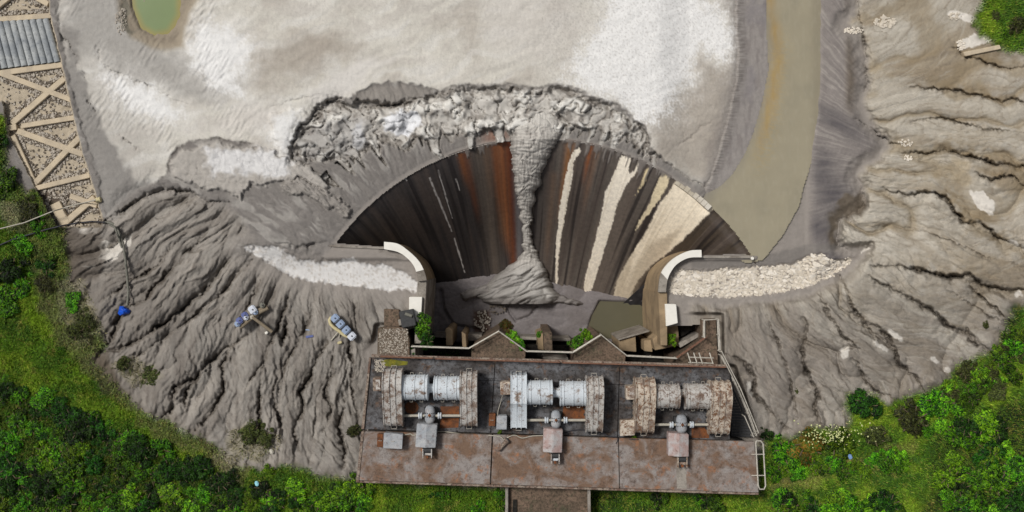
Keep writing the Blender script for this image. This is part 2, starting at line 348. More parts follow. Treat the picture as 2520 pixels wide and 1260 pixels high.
# (points, half width px, depth m)
GUL = [
 ([(262, 548), (300, 520), (345, 488), (400, 466), (460, 474), (520, 492), (560, 500)], 7, .9),
 ([(712, 735), (690, 790), (662, 850), (640, 905), (610, 950)], 6, 1.0),
 ([(705, 795), (698, 842)], 4, 1.5),
 ([(605, 828), (545, 862), (500, 905), (480, 935), (432, 958), (420, 1010), (400, 1030)], 8, 1.3),
 ([(572, 850), (545, 900), (552, 960), (530, 1000), (500, 1040), (480, 1060)], 6, 1.1),
 ([(800, 850), (775, 900), (760, 930), (735, 960), (745, 1000), (720, 1060), (735, 1110)], 7, 1.3),
 ([(818, 865), (818, 930), (800, 965), (815, 1010), (800, 1060)], 6, 1.0),
 ([(850, 980), (832, 1050), (852, 1110), (845, 1150)], 6, .9),
 ([(620, 640), (565, 700), (500, 760), (440, 810), (380, 850), (338, 880)], 6, .9),
 ([(505, 575), (450, 630), (400, 690), (345, 740), (300, 762)], 6, .8),
 ([(560, 650), (500, 720), (455, 760), (400, 800), (345, 838), (290, 860), (250, 862)], 7, 1.2),
 ([(320, 745), (290, 790), (272, 845), (240, 850)], 9, 1.2),
 ([(650, 900), (640, 980), (642, 1050), (625, 1090)], 5, .9),
 ([(690, 905), (672, 970), (690, 1040), (680, 1080)], 4, .7),
 ([(430, 600), (380, 660), (300, 710), (250, 740)], 4, .6),
 ([(640, 690), (610, 760), (585, 790)], 5, .6),
 ([(780, 720), (760, 790), (735, 850), (700, 900), (690, 960)], 5, .7),
 ([(880, 760), (860, 860), (870, 960), (890, 1060)], 5, .7),
 ([(520, 900), (460, 960), (450, 1020)], 4, .7),
 ([(2237, 213), (2300, 218), (2360, 227), (2420, 240), (2460, 248), (2487, 237), (2530, 249)], 6, 1.1),
 ([(2350, 120), (2380, 138), (2430, 155), (2470, 167), (2530, 160)], 5, .9),
 ([(2227, 372), (2327, 372), (2400, 382), (2440, 402), (2500, 408), (2560, 412)], 9, 1.4),
 ([(2400, 425), (2440, 440), (2490, 430), (2520, 452)], 6, 1.1),
 ([(2110, 293), (2160, 330), (2190, 350), (2230, 356)], 4, .6),
 ([(2183, 463), (2230, 478), (2280, 472), (2330, 485), (2350, 520), (2370, 548), (2413, 552), (2450, 575), (2500, 602), (2560, 625)], 8, 1.3),
 ([(2150, 650), (2220, 655), (2260, 662), (2327, 680), (2380, 672), (2420, 700), (2480, 715), (2560, 712)], 9, 1.5),
 ([(2140, 680), (2200, 715), (2260, 740), (2300, 770), (2330, 800), (2380, 820), (2440, 868)], 10, 1.4),
 ([(2380, 690), (2410, 725), (2450, 760), (2495, 800)], 7, 1.1),
 ([(2073, 683), (2090, 740), (2130, 795), (2150, 830)], 7, 1.1),
 ([(2015, 720), (2040, 780), (2070, 820), (2108, 852), (2072, 868)], 6, 1.0),
 ([(1985, 790), (1978, 856), (1985, 905), (1992, 930), (2015, 960), (2005, 1010), (2020, 1040)], 9, 1.5),
 ([(1770, 855), (1830, 888), (1860, 925), (1855, 965), (1885, 1005), (1935, 1050)], 10, 1.2),
 ([(2119, 780), (2160, 810), (2200, 850), (2210, 890), (2240, 915), (2275, 955)], 8, 1.2),
 ([(2294, 770), (2340, 805), (2400, 845), (2445, 872)], 6, 1.0),
 ([(2104, 890), (2130, 920), (2150, 955), (2190, 975)], 7, 1.0),
 ([(2250, 300), (2320, 290), (2400, 310), (2520, 330)], 5, .6),
 ([(2230, 560), (2320, 580), (2420, 630), (2530, 660)], 4, .5),
 ([(2330, 705), (2420, 770), (2470, 790)], 4, .6),
 ([(1880, 760), (1920, 850), (1950, 960), (1960, 1030)], 5, .7),
 ([(855, 254), (840, 246), (790, 256), (765, 290), (735, 318), (722, 352), (724, 395), (760, 410), (790, 425)], 6, .9),
 ([(856, 258), (890, 266), (930, 262), (985, 252), (1020, 240)], 4, .5),
 ([(1600, 372), (1640, 400), (1680, 430), (1735, 455), (1760, 420)], 3, .3),
 ([(1390, 240), (1370, 270), (1390, 300), (1430, 320)], 8, .8),
 ([(2110, 0), (2118, 60), (2126, 150), (2136, 200), (2124, 220)], 4, .6),
 ([(2128, 462), (2120, 510), (2066, 552), (2064, 600), (2090, 614)], 4, .6),
 ([(690, 600), (740, 608), (790, 600)], 6, .5),
 ([(150, 88), (170, 110), (190, 150), (214, 196)], 3, .3),
 ([(235, 120), (245, 155), (290, 175), (340, 198), (400, 232), (470, 262)], 2.5, .22),
 ([(300, 330), (320, 345), (345, 380)], 3, .25), ([(190, 230), (215, 245), (232, 270), (222, 300)], 2.5, .22),
 ([(660, 262), (700, 250), (760, 240), (800, 232)], 2, .15),
 ([(1640, 385), (1700, 330), (1760, 290)], 2.5, .15), ([(1690, 360), (1680, 320)], 2, .12),
]
_cd = []
def gully_field(x, y, sm=1):
    z = np.zeros_like(x); inn = np.zeros_like(x); sid = np.zeros_like(x)
    for k, (pts, wd, dp) in enumerate(GUL):
        xs = [p[0] for p in pts]; ys = [p[1] for p in pts]
        m = (x > min(xs)-70) & (x < max(xs)+70) & (y > min(ys)-70) & (y < max(ys)+70)
        xx = x[m]; yy = y[m]; d2 = np.full(xx.shape, 1e9, np.float32); sgn = np.zeros_like(xx)
        ca = np.zeros_like(xx); tot = len(pts)-1
        for i in range(tot):
            ax, ay = pts[i]; bx, by = pts[i+1]; ex, ey = bx-ax, by-ay; l2 = ex*ex+ey*ey
            t = np.clip(((xx-ax)*ex+(yy-ay)*ey)/l2, 0, 1)
            d = (xx-ax-t*ex)**2+(yy-ay-t*ey)**2; c = ex*(yy-ay)-ey*(xx-ax)
            q = d < d2; d2 = np.where(q, d, d2); sgn = np.where(q, np.sign(c), sgn); ca = np.where(q, (i+t)/tot, ca)
        d = np.sqrt(d2); taper = np.minimum(1, 2.2*np.minimum(ca+.12, 1.12-ca))
        wv = wd*(.26 if pts[0][0] > 1700 else .34)*(1+taper)*(1+.6*pn(ca*11+k*3.1, ca*0+k, 31))
        v = np.exp(-(d/wv)**2*1.2)*dp*taper+.45*dp*np.exp(-(d/(wv*4.5))**2)*(sgn > 0)+.12*dp*np.exp(-(d/(wv*6))**2)
        brk_ = .62+.55*pn(ca*7+k, ca*0+k*1.7, 32)
        v = v*np.clip(brk_, .15, 1.1)
        north = np.where(xs[-1] > xs[0], -sgn, sgn)
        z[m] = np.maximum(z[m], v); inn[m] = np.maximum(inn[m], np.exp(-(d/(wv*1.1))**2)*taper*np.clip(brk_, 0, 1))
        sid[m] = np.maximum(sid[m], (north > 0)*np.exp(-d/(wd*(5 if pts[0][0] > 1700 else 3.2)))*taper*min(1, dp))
    return z, inn, sid

# ------------------------------------------------------------------ ground sheet
xs = np.concatenate([np.arange(-190, 0, 10), np.arange(0, 2520, 2.35), np.arange(2520, 2711, 10)]).astype(np.float32)
ys = np.concatenate([np.arange(-190, 0, 10), np.arange(0, 1262, 2.35), np.arange(1265, 1451, 10)]).astype(np.float32)
GX, GY = np.meshgrid(xs, ys)
w1x = pn(GX/70, GY/70, 1); w1y = pn(GX/70, GY/70, 2); w2x = pn(GX/22, GY/22, 3); w2y = pn(GX/22, GY/22, 4); w3 = pn(GX/8, GY/8, 5); w3b = pn(GX/8, GY/8, 6)
def sw(F, a=6, b=4, c=2): return samp(F, GX+a*w1x+b*w2x+c*w3, GY+a*w1y+b*w2y+c*w3b)
hole = samp(D_HOLE, GX, GY)
basin = sw(D_BASIN, 5, 5, 3); rim = sw(D_RIM, 5, 8, 4); rsl = sw(D_RSL, 8, 6, 3); lsl = sw(D_LSL, 10, 6, 3); chan = samp(D_WCH, GX+2*w2x, GY+2*w2y); chanw = samp(D_CHAN, GX+2*w2x, GY+2*w2y)
pond = sw(D_POND, 4, 2, 0); pondb = sw(D_PONDB, 5, 2, 1); lst = sw(D_LSTRIP, 3, 6, 5); rst = sw(D_RSTRIP, 2, 4, 4)
vegl = sw(D_VEGL, 10, 8, 3); vegr = sw(D_VEGR, 10, 8, 3); vegt = sw(D_VEGT, 8, 8, 3); rev = sw(D_REV, 0, 1.5, 1); lobe1 = sw(D_LOBE1, 4, 6, 3); lobe2 = sw(D_LOBE2, 6, 8, 4); fan1 = sw(D_FAN1, 4, 8, 5)
veg = np.maximum(np.maximum(vegl, vegr), vegt)

# flow-aligned relief on the eroded slopes
def flow(cx, cy, seed):
    dx = GX-cx; dy = GY-cy; r = np.sqrt(dx*dx+dy*dy); th = np.arctan2(dy, dx)
    s0 = th*600; s = s0+34*pn(r/230, s0/260, seed)+9*pn(r/85, s0/110, seed+1)+2.6*pn(r/17, s0/15, seed+20)+1.1*pn(r/6.5, s0/7, seed+21)
    bil = lambda n, e=.0015: np.sqrt(np.abs(n)+e)
    big = pn(s/78, r/420, seed+2); med = pn(s/30+.6*pn(r/190, s/60, seed+12), r/230, seed+5); fin = pn(s/11, r/110, seed+6); tiny = pn(s/4.6, r/60, seed+7)
    o = s*.93+r*.36; p = r*.93-s*.36; o2 = s*.86+r*.5
    o = o+6*big*4; obl = pn(o/9, p/120, seed+8); obl2 = pn(o2/5.2+big*3, r/75, seed+9)
    st = (s+.22*r)/34+1.7*pn(s/75, r/210, seed+10)+.25*pn(s/14, r/60, seed+11)
    q = st-np.floor(st); st2 = (s+.3*r)/12+1.6*pn(s/40, r/120, seed+13)+.3*pn(s/9, r/30, seed+14); q2 = st2-np.floor(st2)
    lay = .26*(sst(q, .80, 1.0)-q); lay2 = .17*(sst(q2, .72, 1.0)-q2)*sst(pn(s/60, r/130, seed+15), -.25, .2)
    fe = np.abs(pn((s*.8+r*.62)/8+3*med, (r*.8-s*.62)/70, seed+16)); calm = .35+.75*sst(pn(GX/95, GY/80, seed+18)+.3*pn(GX/30, GY/30, seed+19), -.3, .15); h = .85*bil(big)+.26*bil(med)*(.5+.8*np.abs(big))+.09*bil(fin)+.05*tiny+.06*obl+.06*obl2+(lay+lay2)*calm+.13*bil(fe)*sst(-med+.4*big, -.15, .35)*calm
    return (big, med, fin, tiny, obl, obl2, h, q, q2), s, r
fL, fL_s, fL_r = flow(860, 300, 40); fR, fR_s, fR_r = flow(1700, 300, 60)
zL = fL[6]; bR = np.sqrt(np.abs(pn(fR_s/112+.2*w1x, fR_r/420, 201))+.001); zR = fR[6]*.55+1.25*bR+.25*np.sqrt(np.abs(pn(fR_s/44+.4*w1y, fR_r/200, 202))+.001)-.35
bL = np.sqrt(np.abs(pn(fL_s/90+.2*w1x, fL_r/420, 203))+.001); zL = zL*.8+.75*bL
wL = sst(lsl, -6, 26)*(1-sst(vegl, -25, 20)*.8); wR = sst(rsl, -4, 22)*(1-sst(vegr, -25, 20)*.8)
calmL = sst(samp(D_LSTRIP, GX, GY), -70, -8); wL = wL*(1-.75*calmL)
calmR = sst(samp(D_RSTRIP, GX, GY), -45, -6); wR = wR*(1-.8*calmR)
upR = sst(GY, 120, 520)*.75+.25; wRs = wR*upR
gz, gin, gsid = gully_field(GX+5*w2x+3.5*w3+6*w1x, GY+5*w2y+3.5*w3b+6*w1y)

n0_ = pn(GX/50, GY/50, 131)
z = np.full(GX.shape, -.55, np.float32)
g_r = sst(GX, 1630, 1700)*sst(GX+GY*.0, 0, 1); bas = sst(basin, -3-26*g_r, 7+12*g_r)
z += (1.05-.7*sst(GX, 1610, 1700))*bas
z += bas*.05*sst(GX, 250, 500)*pn((GX*.35+GY)/26+1.5*pn(GX/120, GY/120, 70), (GX-GY*.35)/150, 98)
z += bas*(.10*fbm(GX/160, GY/160, 3, 8)+.012*pn(GX/5, GY/7, 9)+.018*pn(GX/3.6+pn(GX/40, GY/40, 12)*2, GY/5.5, 10)*(.4+.6*sst(GX, 900, 1200))+.02*pn(GX/9, GY/10, 11))
# wind and drip ripples on the left flat
rp = sst(pn(GX/110, GY/110, 14), -.1, .35)*sst(-(GX-700), 0, 150)*bas
z += rp*.08*pn((GX*.83+GY*.55)/7, (GY*.83-GX*.55)/26, 13)
# bench to the right of the revetment
z -= .35*sst(40-(basin), 0, 40)*bas*sst(420-GX, 0, 80)
# outer scarp zone: lumps and blocks
cr_ = RC-np.sqrt((GX-CXc)**2+(GY-CYc)**2)
ra = np.arctan2(GX-CXc, CYc-GY)*640
tng = (62*sst(pn(ra/30+.5*w1x, GY*0+3, 35), -.1, .45)+20*np.clip(pn(ra/9+.4*w2x, GY/200, 36), 0, 1))*(cr_ > -130)*sst(1650-GX, 0, 60)*sst(GX, 740, 800)*(GY > 300)*(basin < 2)
rimx = rim; rim = np.where((rim < 20) & (rim > -75), rim+tng, rim)
rb = sst(rim, -2, 8)
ra = np.arctan2(GX-CXc, CYc-GY)*640; rr_in = sst(22-rim, -4, 14)
rlo = pn(GX/60, GY/40, 15); lumpy = sst(rlo+.25*w2x, -.25, .25)
lump = np.sqrt(np.abs(pn(ra/48+.5*w2x, cr_/60+.4*w2y, 16))+.001)*1.6+np.sqrt(np.abs(pn(ra/13+w2y, cr_/26, 17))+.001)*.15+np.sqrt(np.abs(pn(ra/5, cr_/11, 18))+.002)*.07
crk = pn(GX/42+.4*w2x, GY/30+.4*w2y, 34); crk = 1-sst(np.abs(crk), 0, .07)
tg_ = rb*(1-sst(rimx, -3, 6)); z -= rb*.05*tg_
z += rb*(.34+.34*sst(GX, 1000, 1120)*sst(1520-GX, 0, 80)+.22*rlo+lump*(.22+.6*lumpy)*(.6+.5*rr_in)*(1-.5*tg_)-.25*crk-.45*rr_in)
# smooth wet apron between the scarp and the crest
cr = RC-np.sqrt((GX-CXc)**2+(GY-CYc)**2)                # >0 inside the crest circle
apron = sst(1770-GX, 0, 70)*(1-bas)*(1-rb)*sst(-cr, -5, 10)*sst(640-GY, -30, 40)*(1-sst(chanw, -8, 4))*(1-wR)*(1-wL)
ang = np.arctan2(GX-CXc, CYc-GY)
drip = pn(ang*620/8+.6*w2x, cr/55, 19); drip2 = pn(ang*620/20, cr/90, 20)
z += apron*(.38*(1-.5*sst(-cr, 10, 90))+sst(-cr, 0, 110)*.55+.13*np.sqrt(np.abs(drip)+.002)+.20*np.sqrt(np.abs(drip2)+.002)*sst(-cr, 5, 60))
z += sst(lobe1, 0, 10)*.28+sst(lobe2, 0, 9)*.45*(.75+.25*np.sqrt(np.abs(pn((GX+GY*.3)/19+.7*w2x, GY/50, 21))))
z += sst(fan1, 0, 8)*(.25+.4*np.sqrt(np.abs(pn((GX*.6-GY*.8)/9, (GX*.8+GY*.6)/45, 22))))
z += wL*(zL-.15)+wRs*(zR+.1)+wR*.35
z -= .30*sst(lst, -8, 8)+.26*sst(rst, -5, 5)
z += -gz*(1-.9*sst(rev, -3, 3))*(1-.25*wR)+.25*gsid*wR*(GY > 330)
lft_ = 1-sst(GX+GY*.25, 1960, 2020); z += chanw.clip(0, 1)*lft_*(.20-.012*pn(GX/7, GY/20, 29)*1)-.55*lft_*sst(chan, -16, 10)-.45*(1-lft_)*sst(chan, -5, 6)
z -= .5*sst(pondb, -10, 25)+.35*sst(pond, -6, 6)
z += .5*sst(vegr, -20, 30)+.5*sst(vegl, -20, 30)*(1-rev.clip(0, 1))+.25*sst(veg, 0, 20)*fbm(GX/45, GY/45, 3, 23)
bank = (1-bas)*sst(rsl, -6, -40)*sst(GX, 1980, 2010)*(1-sst(chan, -14, 6))        # dark bank right of the channel
br = np.arctan2(GY-430, 2330-GX)
z += bank*(.32+.30*sst(-chan, 0, 90)+.02*pn(br*300/5, GX/90, 24))
z = np.where(rev > 2, -.25+.02*w3, z)
z += .02*w3*(1-bas)+.03*pn(GX/4.1, GY/4.1, 130)*(wL+wR).clip(0, 1)*sst(n0_, -.2, .3)
keep_near = sst(samp(D_HOLE, GX, GY), -1, 3)
crestlip = sst(-cr, -4, 14); 
nb = sst(cr+5*w2x+3*w3, -14, -3)*sst(645-GY, 0, 12)*(hole > -40); z = np.maximum(z, z*(1-nb)+(-.12-.6*sst(chan, -14, 2))*nb)
zbank = -.05
nearL = sst(samp(seg_d2([(815, 606), (945, 612)], False), GX, GY), 10, 2)*(GY > 600)*(GX < 960)
nearRt = sst(samp(seg_d2([(1727, 632), (1860, 633)], False), GX, GY), 10, 2)*(GY > 628)
z = z*(1-np.maximum(nearL, nearRt))+(-.2)*np.maximum(nearL, nearRt)
capd = sst(samp(seg_d2(LCAP_I, False), GX, GY), 16, 4)+sst(samp(seg_d2(RCAP_I, False), GX, GY), 16, 4)
z = np.minimum(z, z*(1-capd.clip(0, 1))+(-.35)*capd.clip(0, 1))

BLD = sdf([(1706, 776), (1774, 776), (1776, 900), (1806, 905), (1866, 1085), (1872, 1222), (880, 1222), (905, 1050), (918, 872), (928, 802), (1010, 800)])
bl_ = sst(samp(BLD, GX, GY), -10, 0); z = np.where(z > -.6, z*(1-bl_)-.6*bl_, z)

# albedo
def C(*c): return lin(c).astype(np.float32)
col = np.zeros(GX.shape+(3,), np.float32)+C(140, 132, 124)
def paint(m, c): 
    global col
    m = np.clip(m, 0, 1)[..., None]; col = col*(1-m)+np.asarray(c, np.float32)*m
def pnt_poly(poly, c, soft=30, a=1, wa=20, wb=10, wc=3):
    paint(sst(sw(sdf(poly), wa, wb, wc), -soft*.5, soft*.5)*a, c)
n1 = fbm(GX/120, GY/120, 4, 70); n2 = fbm(GX/30, GY/30, 3, 75); n3 = pn(GX/7, GY/7, 80)
paint(bas, C(199, 193, 181)); paint(bas*sst(n1, .05, .5)*.7, C(174, 165, 153)); paint(bas*sst(-n1, 0, .5)*.6, C(212, 206, 196))
paint(bas*sst(420-GX, -60, 120)*.55, C(166, 160, 152))
wav = pn((GX*.35+GY)/30+1.5*n1, (GX-GY*.35)/160, 98); paint(bas*sst(wav+.4*n2, .0, .5)*.4*sst(1300-GX, 0, 200), C(176, 168, 159)); paint(bas*sst(-wav-.4*n2, .1, .5)*.35, C(214, 210, 203))
paint(bas*sst(pn(GX/3.4, GY/4, 99), .15, .5)*.22, C(158, 150, 141)); paint(bas*sst(pn(GX/55, GY/38, 133)+.5*n2, .1, .4)*sst(GX, 1100, 1400)*.35, C(168, 160, 150))
pnt_poly([(150, -190), (300, -190), (290, 60), (420, 120), (600, 190), (560, 260), (400, 230), (230, 150), (160, 100)], C(156, 151, 144), 50, .85)
pnt_poly([(600, 130), (700, 90), (830, 80), (900, 110), (760, 190), (640, 220)], C(156, 145, 132), 70, .7)
pnt_poly([(1560, 290), (1680, 220), (1730, 150), (1800, 160), (1790, 300), (1740, 440), (1640, 400)], C(156, 146, 134), 50, .85)
pnt_poly([(1790, -190), (1830, -190), (1830, 160), (1800, 330), (1740, 450), (1730, 380), (1780, 250), (1795, 100)], C(134, 125, 117), 34, .75)
pnt_poly([(150, 40), (185, 90), (225, 260), (260, 330), (330, 440), (400, 455), (330, 520), (262, 545), (230, 440), (170, 220)], C(132, 127, 121), 22, .95)
pnt_poly([(1180, -100), (1400, -100), (1450, 60), (1340, 160), (1200, 120)], C(196, 189, 180), 80, .6)
WH = [[(1480, -150), (1600, -60), (1780, 20), (1812, 90), (1790, 150), (1725, 130), (1690, 200), (1650, 280), (1590, 300), (1540, 272), (1440, 222), (1390, 190), (1430, 120), (1490, 50)],
      [(452, 110), (500, 55), (570, 70), (622, 110), (612, 175), (570, 185), (610, 245), (545, 235), (475, 155)],
      [(248, 168), (330, 192), (400, 240), (470, 290), (400, 300), (335, 275), (280, 235)],
      [(655, 275), (740, 275), (735, 330), (705, 390), (665, 350)]]
stip = pn(GX/4.4, GY/5.2, 83)
for k, p_ in enumerate(WH):
    d_ = sw(sdf(p_), 14, 16, 7)+(22 if k == 0 else 11)*stip+10*n2; paint(sst(d_, -16, 24)*.92, C(232, 230, 227)); paint(sst(d_, -60, 0)*.35, C(214, 209, 201))
pnt_poly([(740, 230), (850, 160), (990, 130), (900, 205), (860, 250), (780, 262)], C(206, 200, 192), 40, .8)
pnt_poly([(500, 310), (620, 250), (700, 260), (640, 330)], C(200, 193, 184), 40, .7)
pit = sst(pn(GX/4.2, GY/4.8, 82), .22, .5)*sst(GX, 1250, 1400)*bas
paint(pit*.35*sst(450-GY, 0, 100), C(150, 142, 134))
# apron, lobes, rim
paint(apron, C(124, 118, 112)); paint(apron*sst(drip2, 0, .5)*.4, C(112, 107, 103))
paint(apron*sst(drip2+.6*drip+.4*n1, .15, .5)*sst(-cr, 12, 60)*.6, C(164, 158, 150)); paint(apron*sst(-drip-.5*n2, .2, .6)*.35, C(108, 102, 97))
paint(apron*np.exp(-((GX-1222)/34)**2)*sst(GY, 285, 330)*.6, C(142, 92, 66))
paint(sst(lobe2, -4, 8)*.9, C(170, 163, 154)); pnt_poly([(500, 372), (640, 365), (730, 400), (690, 440), (600, 425), (520, 430)], C(214, 211, 208), 20, .85, 6, 14, 6)
paint(sst(fan1, -4, 8)*.8, C(146, 139, 131))
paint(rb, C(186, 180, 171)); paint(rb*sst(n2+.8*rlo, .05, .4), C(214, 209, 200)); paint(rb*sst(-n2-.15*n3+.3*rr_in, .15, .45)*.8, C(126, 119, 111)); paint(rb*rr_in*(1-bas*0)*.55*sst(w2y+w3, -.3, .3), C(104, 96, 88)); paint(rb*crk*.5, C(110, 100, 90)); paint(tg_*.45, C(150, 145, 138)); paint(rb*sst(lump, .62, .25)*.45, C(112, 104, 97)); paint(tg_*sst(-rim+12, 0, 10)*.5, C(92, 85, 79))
pnt_poly([(945, 292), (990, 268), (1035, 285), (1030, 312), (1000, 336), (950, 325)], C(222, 221, 221), 8, .95, 4, 8, 4)
pnt_poly([(860, 320), (885, 300), (895, 340), (880, 372)], C(222, 221, 221), 8, .9, 4, 8, 4)
pnt_poly([(735, 330), (800, 300), (900, 290), (905, 360), (850, 385), (760, 395), (730, 380)], C(146, 142, 138), 20, .55, 6, 12, 5)
pnt_poly([(870, 235), (920, 215), (1010, 208), (1060, 225), (1010, 250), (930, 262), (880, 262)], C(138, 131, 123), 12, .9, 4, 8, 4)
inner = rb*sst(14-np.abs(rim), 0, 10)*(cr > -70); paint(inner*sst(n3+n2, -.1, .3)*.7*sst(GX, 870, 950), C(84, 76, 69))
# left and right slopes
big, med, fin, tiny, obl, obl2, h_, q, q2 = fL
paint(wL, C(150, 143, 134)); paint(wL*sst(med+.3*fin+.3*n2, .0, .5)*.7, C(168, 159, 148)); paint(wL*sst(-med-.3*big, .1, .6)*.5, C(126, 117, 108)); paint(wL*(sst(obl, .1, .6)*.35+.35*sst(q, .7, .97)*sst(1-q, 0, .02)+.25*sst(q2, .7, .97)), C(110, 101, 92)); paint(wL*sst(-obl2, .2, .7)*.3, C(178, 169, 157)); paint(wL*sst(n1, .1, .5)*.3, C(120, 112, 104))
paint(wL*sst(-GX+520, 0, 200)*sst(GY, 520, 700)*.35, C(110, 101, 92)); paint(wL*sst(260-GX, 0, 90)*.6, C(88, 78, 68))
big, med, fin, tiny, obl, obl2, h_, q, q2 = fR; ur = sst(900-GY+.0*GX, 0, 400)
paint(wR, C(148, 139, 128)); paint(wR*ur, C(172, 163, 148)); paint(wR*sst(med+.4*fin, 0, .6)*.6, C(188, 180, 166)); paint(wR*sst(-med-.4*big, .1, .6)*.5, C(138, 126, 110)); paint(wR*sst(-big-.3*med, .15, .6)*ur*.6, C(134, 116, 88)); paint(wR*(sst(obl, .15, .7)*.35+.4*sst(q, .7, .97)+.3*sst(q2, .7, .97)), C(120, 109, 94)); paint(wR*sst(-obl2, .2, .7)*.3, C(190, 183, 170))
paint(wR*sst(n1-.1*big, .25, .5)*ur*.6, C(160, 142, 112))
paint(wR*sst(700-GX+1500, 0, 300)*sst(GY, 700, 800)*.35, C(140, 130, 121))
# darker brown on steep faces, lobe creases and gullies; paler lobe tops
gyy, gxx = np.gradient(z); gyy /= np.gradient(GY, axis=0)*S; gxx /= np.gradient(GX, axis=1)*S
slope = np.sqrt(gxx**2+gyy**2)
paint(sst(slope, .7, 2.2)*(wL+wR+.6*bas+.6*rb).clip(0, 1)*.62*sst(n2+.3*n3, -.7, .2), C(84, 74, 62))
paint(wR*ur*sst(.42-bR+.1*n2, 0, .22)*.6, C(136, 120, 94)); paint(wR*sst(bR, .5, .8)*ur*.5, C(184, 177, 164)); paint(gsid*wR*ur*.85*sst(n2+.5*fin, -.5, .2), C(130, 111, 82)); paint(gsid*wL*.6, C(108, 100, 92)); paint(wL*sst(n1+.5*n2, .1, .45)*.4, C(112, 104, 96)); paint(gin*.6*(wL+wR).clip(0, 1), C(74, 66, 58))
# dark bank
paint(bank, C(130, 122, 116)); paint(bank*sst(pn(br*300/6+.5*w2x, GX/90, 26), -.1, .5)*.6, C(158, 150, 141)); paint(bank*sst(pn(br*300/2.5, GX/60, 28), 0, .5)*.35, C(104, 97, 94))
for cx_, cy_, a_, b_, t_ in ((2060, 300, 75, 24, .55), (2025, 420, 34, 60, 0), (2005, 560, 60, 40, .6), (2050, 480, 40, 40, 0), (2035, 640, 90, 18, -.2)):
    u_ = (GX-cx_)*math.cos(t_)+(GY-cy_)*math.sin(t_); v_ = -(GX-cx_)*math.sin(t_)+(GY-cy_)*math.cos(t_)
    paint(bank*np.exp(-(u_/a_)**2-(v_/b_)**2)*1.1*(.75+.3*pn(br*300/9, GX/80, 27)), C(82, 77, 78))
paint(bank*sst(24-np.abs(GX-2095), 0, 24)*sst(300-GY, 0, 60)*.8, C(100, 88, 74))
pnt_poly([(2085, 480), (2125, 465), (2120, 515), (2070, 555), (2060, 600), (2040, 590), (2050, 540)], C(98, 86, 70), 14, .8)
# grey shelf right of the right cap, plus strip and white slabs
pnt_poly([(1700, 640), (1860, 636), (1990, 600), (2100, 600), (2000, 625), (1940, 650), (1700, 662)], C(116, 110, 104), 10, .8, 3, 4, 2)
paint(sst(lst, -3, 3), C(206, 202, 197)); paint(sst(lst, -3, 3)*sst(n3+n2, .15, .5)*.5, C(168, 158, 146))
paint(sst(rst, -3, 4), C(146, 136, 124)); paint(sst(rst, -1, 5)*sst(n3+1.2*n2, -.35, .1)*.9, C(212, 203, 190))
SLAB = [[(200, 560), (245, 548), (258, 552), (235, 575), (188, 575)], [(238, 600), (262, 592), (300, 595), (322, 578), (322, 600), (300, 618), (285, 640), (240, 640), (250, 620)], [(198, 655), (235, 648), (222, 662)], [(2332, 28), (2350, 24), (2380, 38), (2430, 40), (2415, 56), (2380, 54), (2340, 42)], [(2352, 105), (2395, 84), (2425, 86), (2436, 104), (2400, 112), (2370, 122)], [(2384, 470), (2420, 465), (2448, 500), (2440, 530), (2410, 520)], [(2180, 812), (2190, 810), (2224, 838), (2218, 845), (2190, 825)], [(2148, 838), (2160, 838), (2190, 860), (2186, 868), (2165, 858)], [(2288, 878), (2300, 876), (2312, 892), (2300, 894)], [(2066, 860), (2092, 855), (2088, 880), (2070, 880)], [(2470, 585), (2500, 592), (2510, 606), (2490, 600)], [(1838, 940), (1848, 938), (1852, 975), (1844, 975)], [(2144, 955), (2152, 960), (2174, 985), (2168, 985)], [(2400, 20), (2480, 10), (2482, 14), (2410, 32)], [(2320, 905), (2340, 905), (2342, 916), (2325, 916)], [(2498, 720), (2512, 716), (2516, 728), (2500, 732)], [(2100, 640), (2130, 606), (2140, 610), (2110, 628)]]
for s_ in SLAB: pnt_poly(s_, C(216, 208, 196), 3, .95, 2, 4, 3)
# channel bed, pond shore, revetment, vegetation soil and painted thicket shade
paint(sst(chanw, -22, 14)*lft_, C(140, 133, 127)); sg = pn(GX/10+.4*w2x, GY/46, 96); paint(sst(chanw, -4, 20)*lft_*sst(sg, -.1, .5)*.5, C(118, 110, 106)); paint(sst(chanw, 10, 40)*lft_*sst(n1+.4*n2, -.1, .3)*.6, C(120, 114, 114)); paint(sst(chanw, -14, 6)*lft_*sst(30-chanw, 0, 24)*sst(pn(GX/26, GY/3.2, 97), -.2, .4)*.6, C(102, 94, 88))
paint(sst(chan, -12, 10), C(132, 124, 112))
paint(sst(pondb, -8, 10), C(150, 138, 120)); paint(sst(pondb, 8, 20)*.5, C(128, 116, 100))
pnt_poly([(270, -100), (300, 10), (330, 70), (345, 80), (320, 80), (290, 40)], C(120, 114, 100), 8, .9)
paint(sst(rev, -2, 2), C(176, 162, 140)); paint(sst(rev, -2, 2)*sst(n2+n3*.5, .0, .4)*.6, C(150, 138, 118))
pnt_poly([(60, 470), (120, 455), (175, 480), (160, 500), (110, 500)], C(70, 58, 50), 12, .9)
pnt_poly([(150, 560), (262, 556), (250, 640), (200, 700), (165, 700)], C(96, 86, 76), 20, .7)
vm = sst(veg, -14, 10)*(1-sst(rev, -4, 4)); paint(sst(veg, -34, 6)*(1-sst(rev, -4, 4))*.6*sst(n2, -.4, .2), C(96, 84, 68))
paint(vm, C(48, 78, 14)); paint(vm*sst(n1+.3*n2, -.1, .4), C(98, 120, 22)); paint(vm*sst(-n1, .1, .5), C(30, 46, 12))
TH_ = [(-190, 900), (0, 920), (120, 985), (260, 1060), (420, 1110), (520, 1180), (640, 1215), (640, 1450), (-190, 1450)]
TH2 = [(2330, 1030), (2715, 960), (2715, 1450), (2240, 1450)]
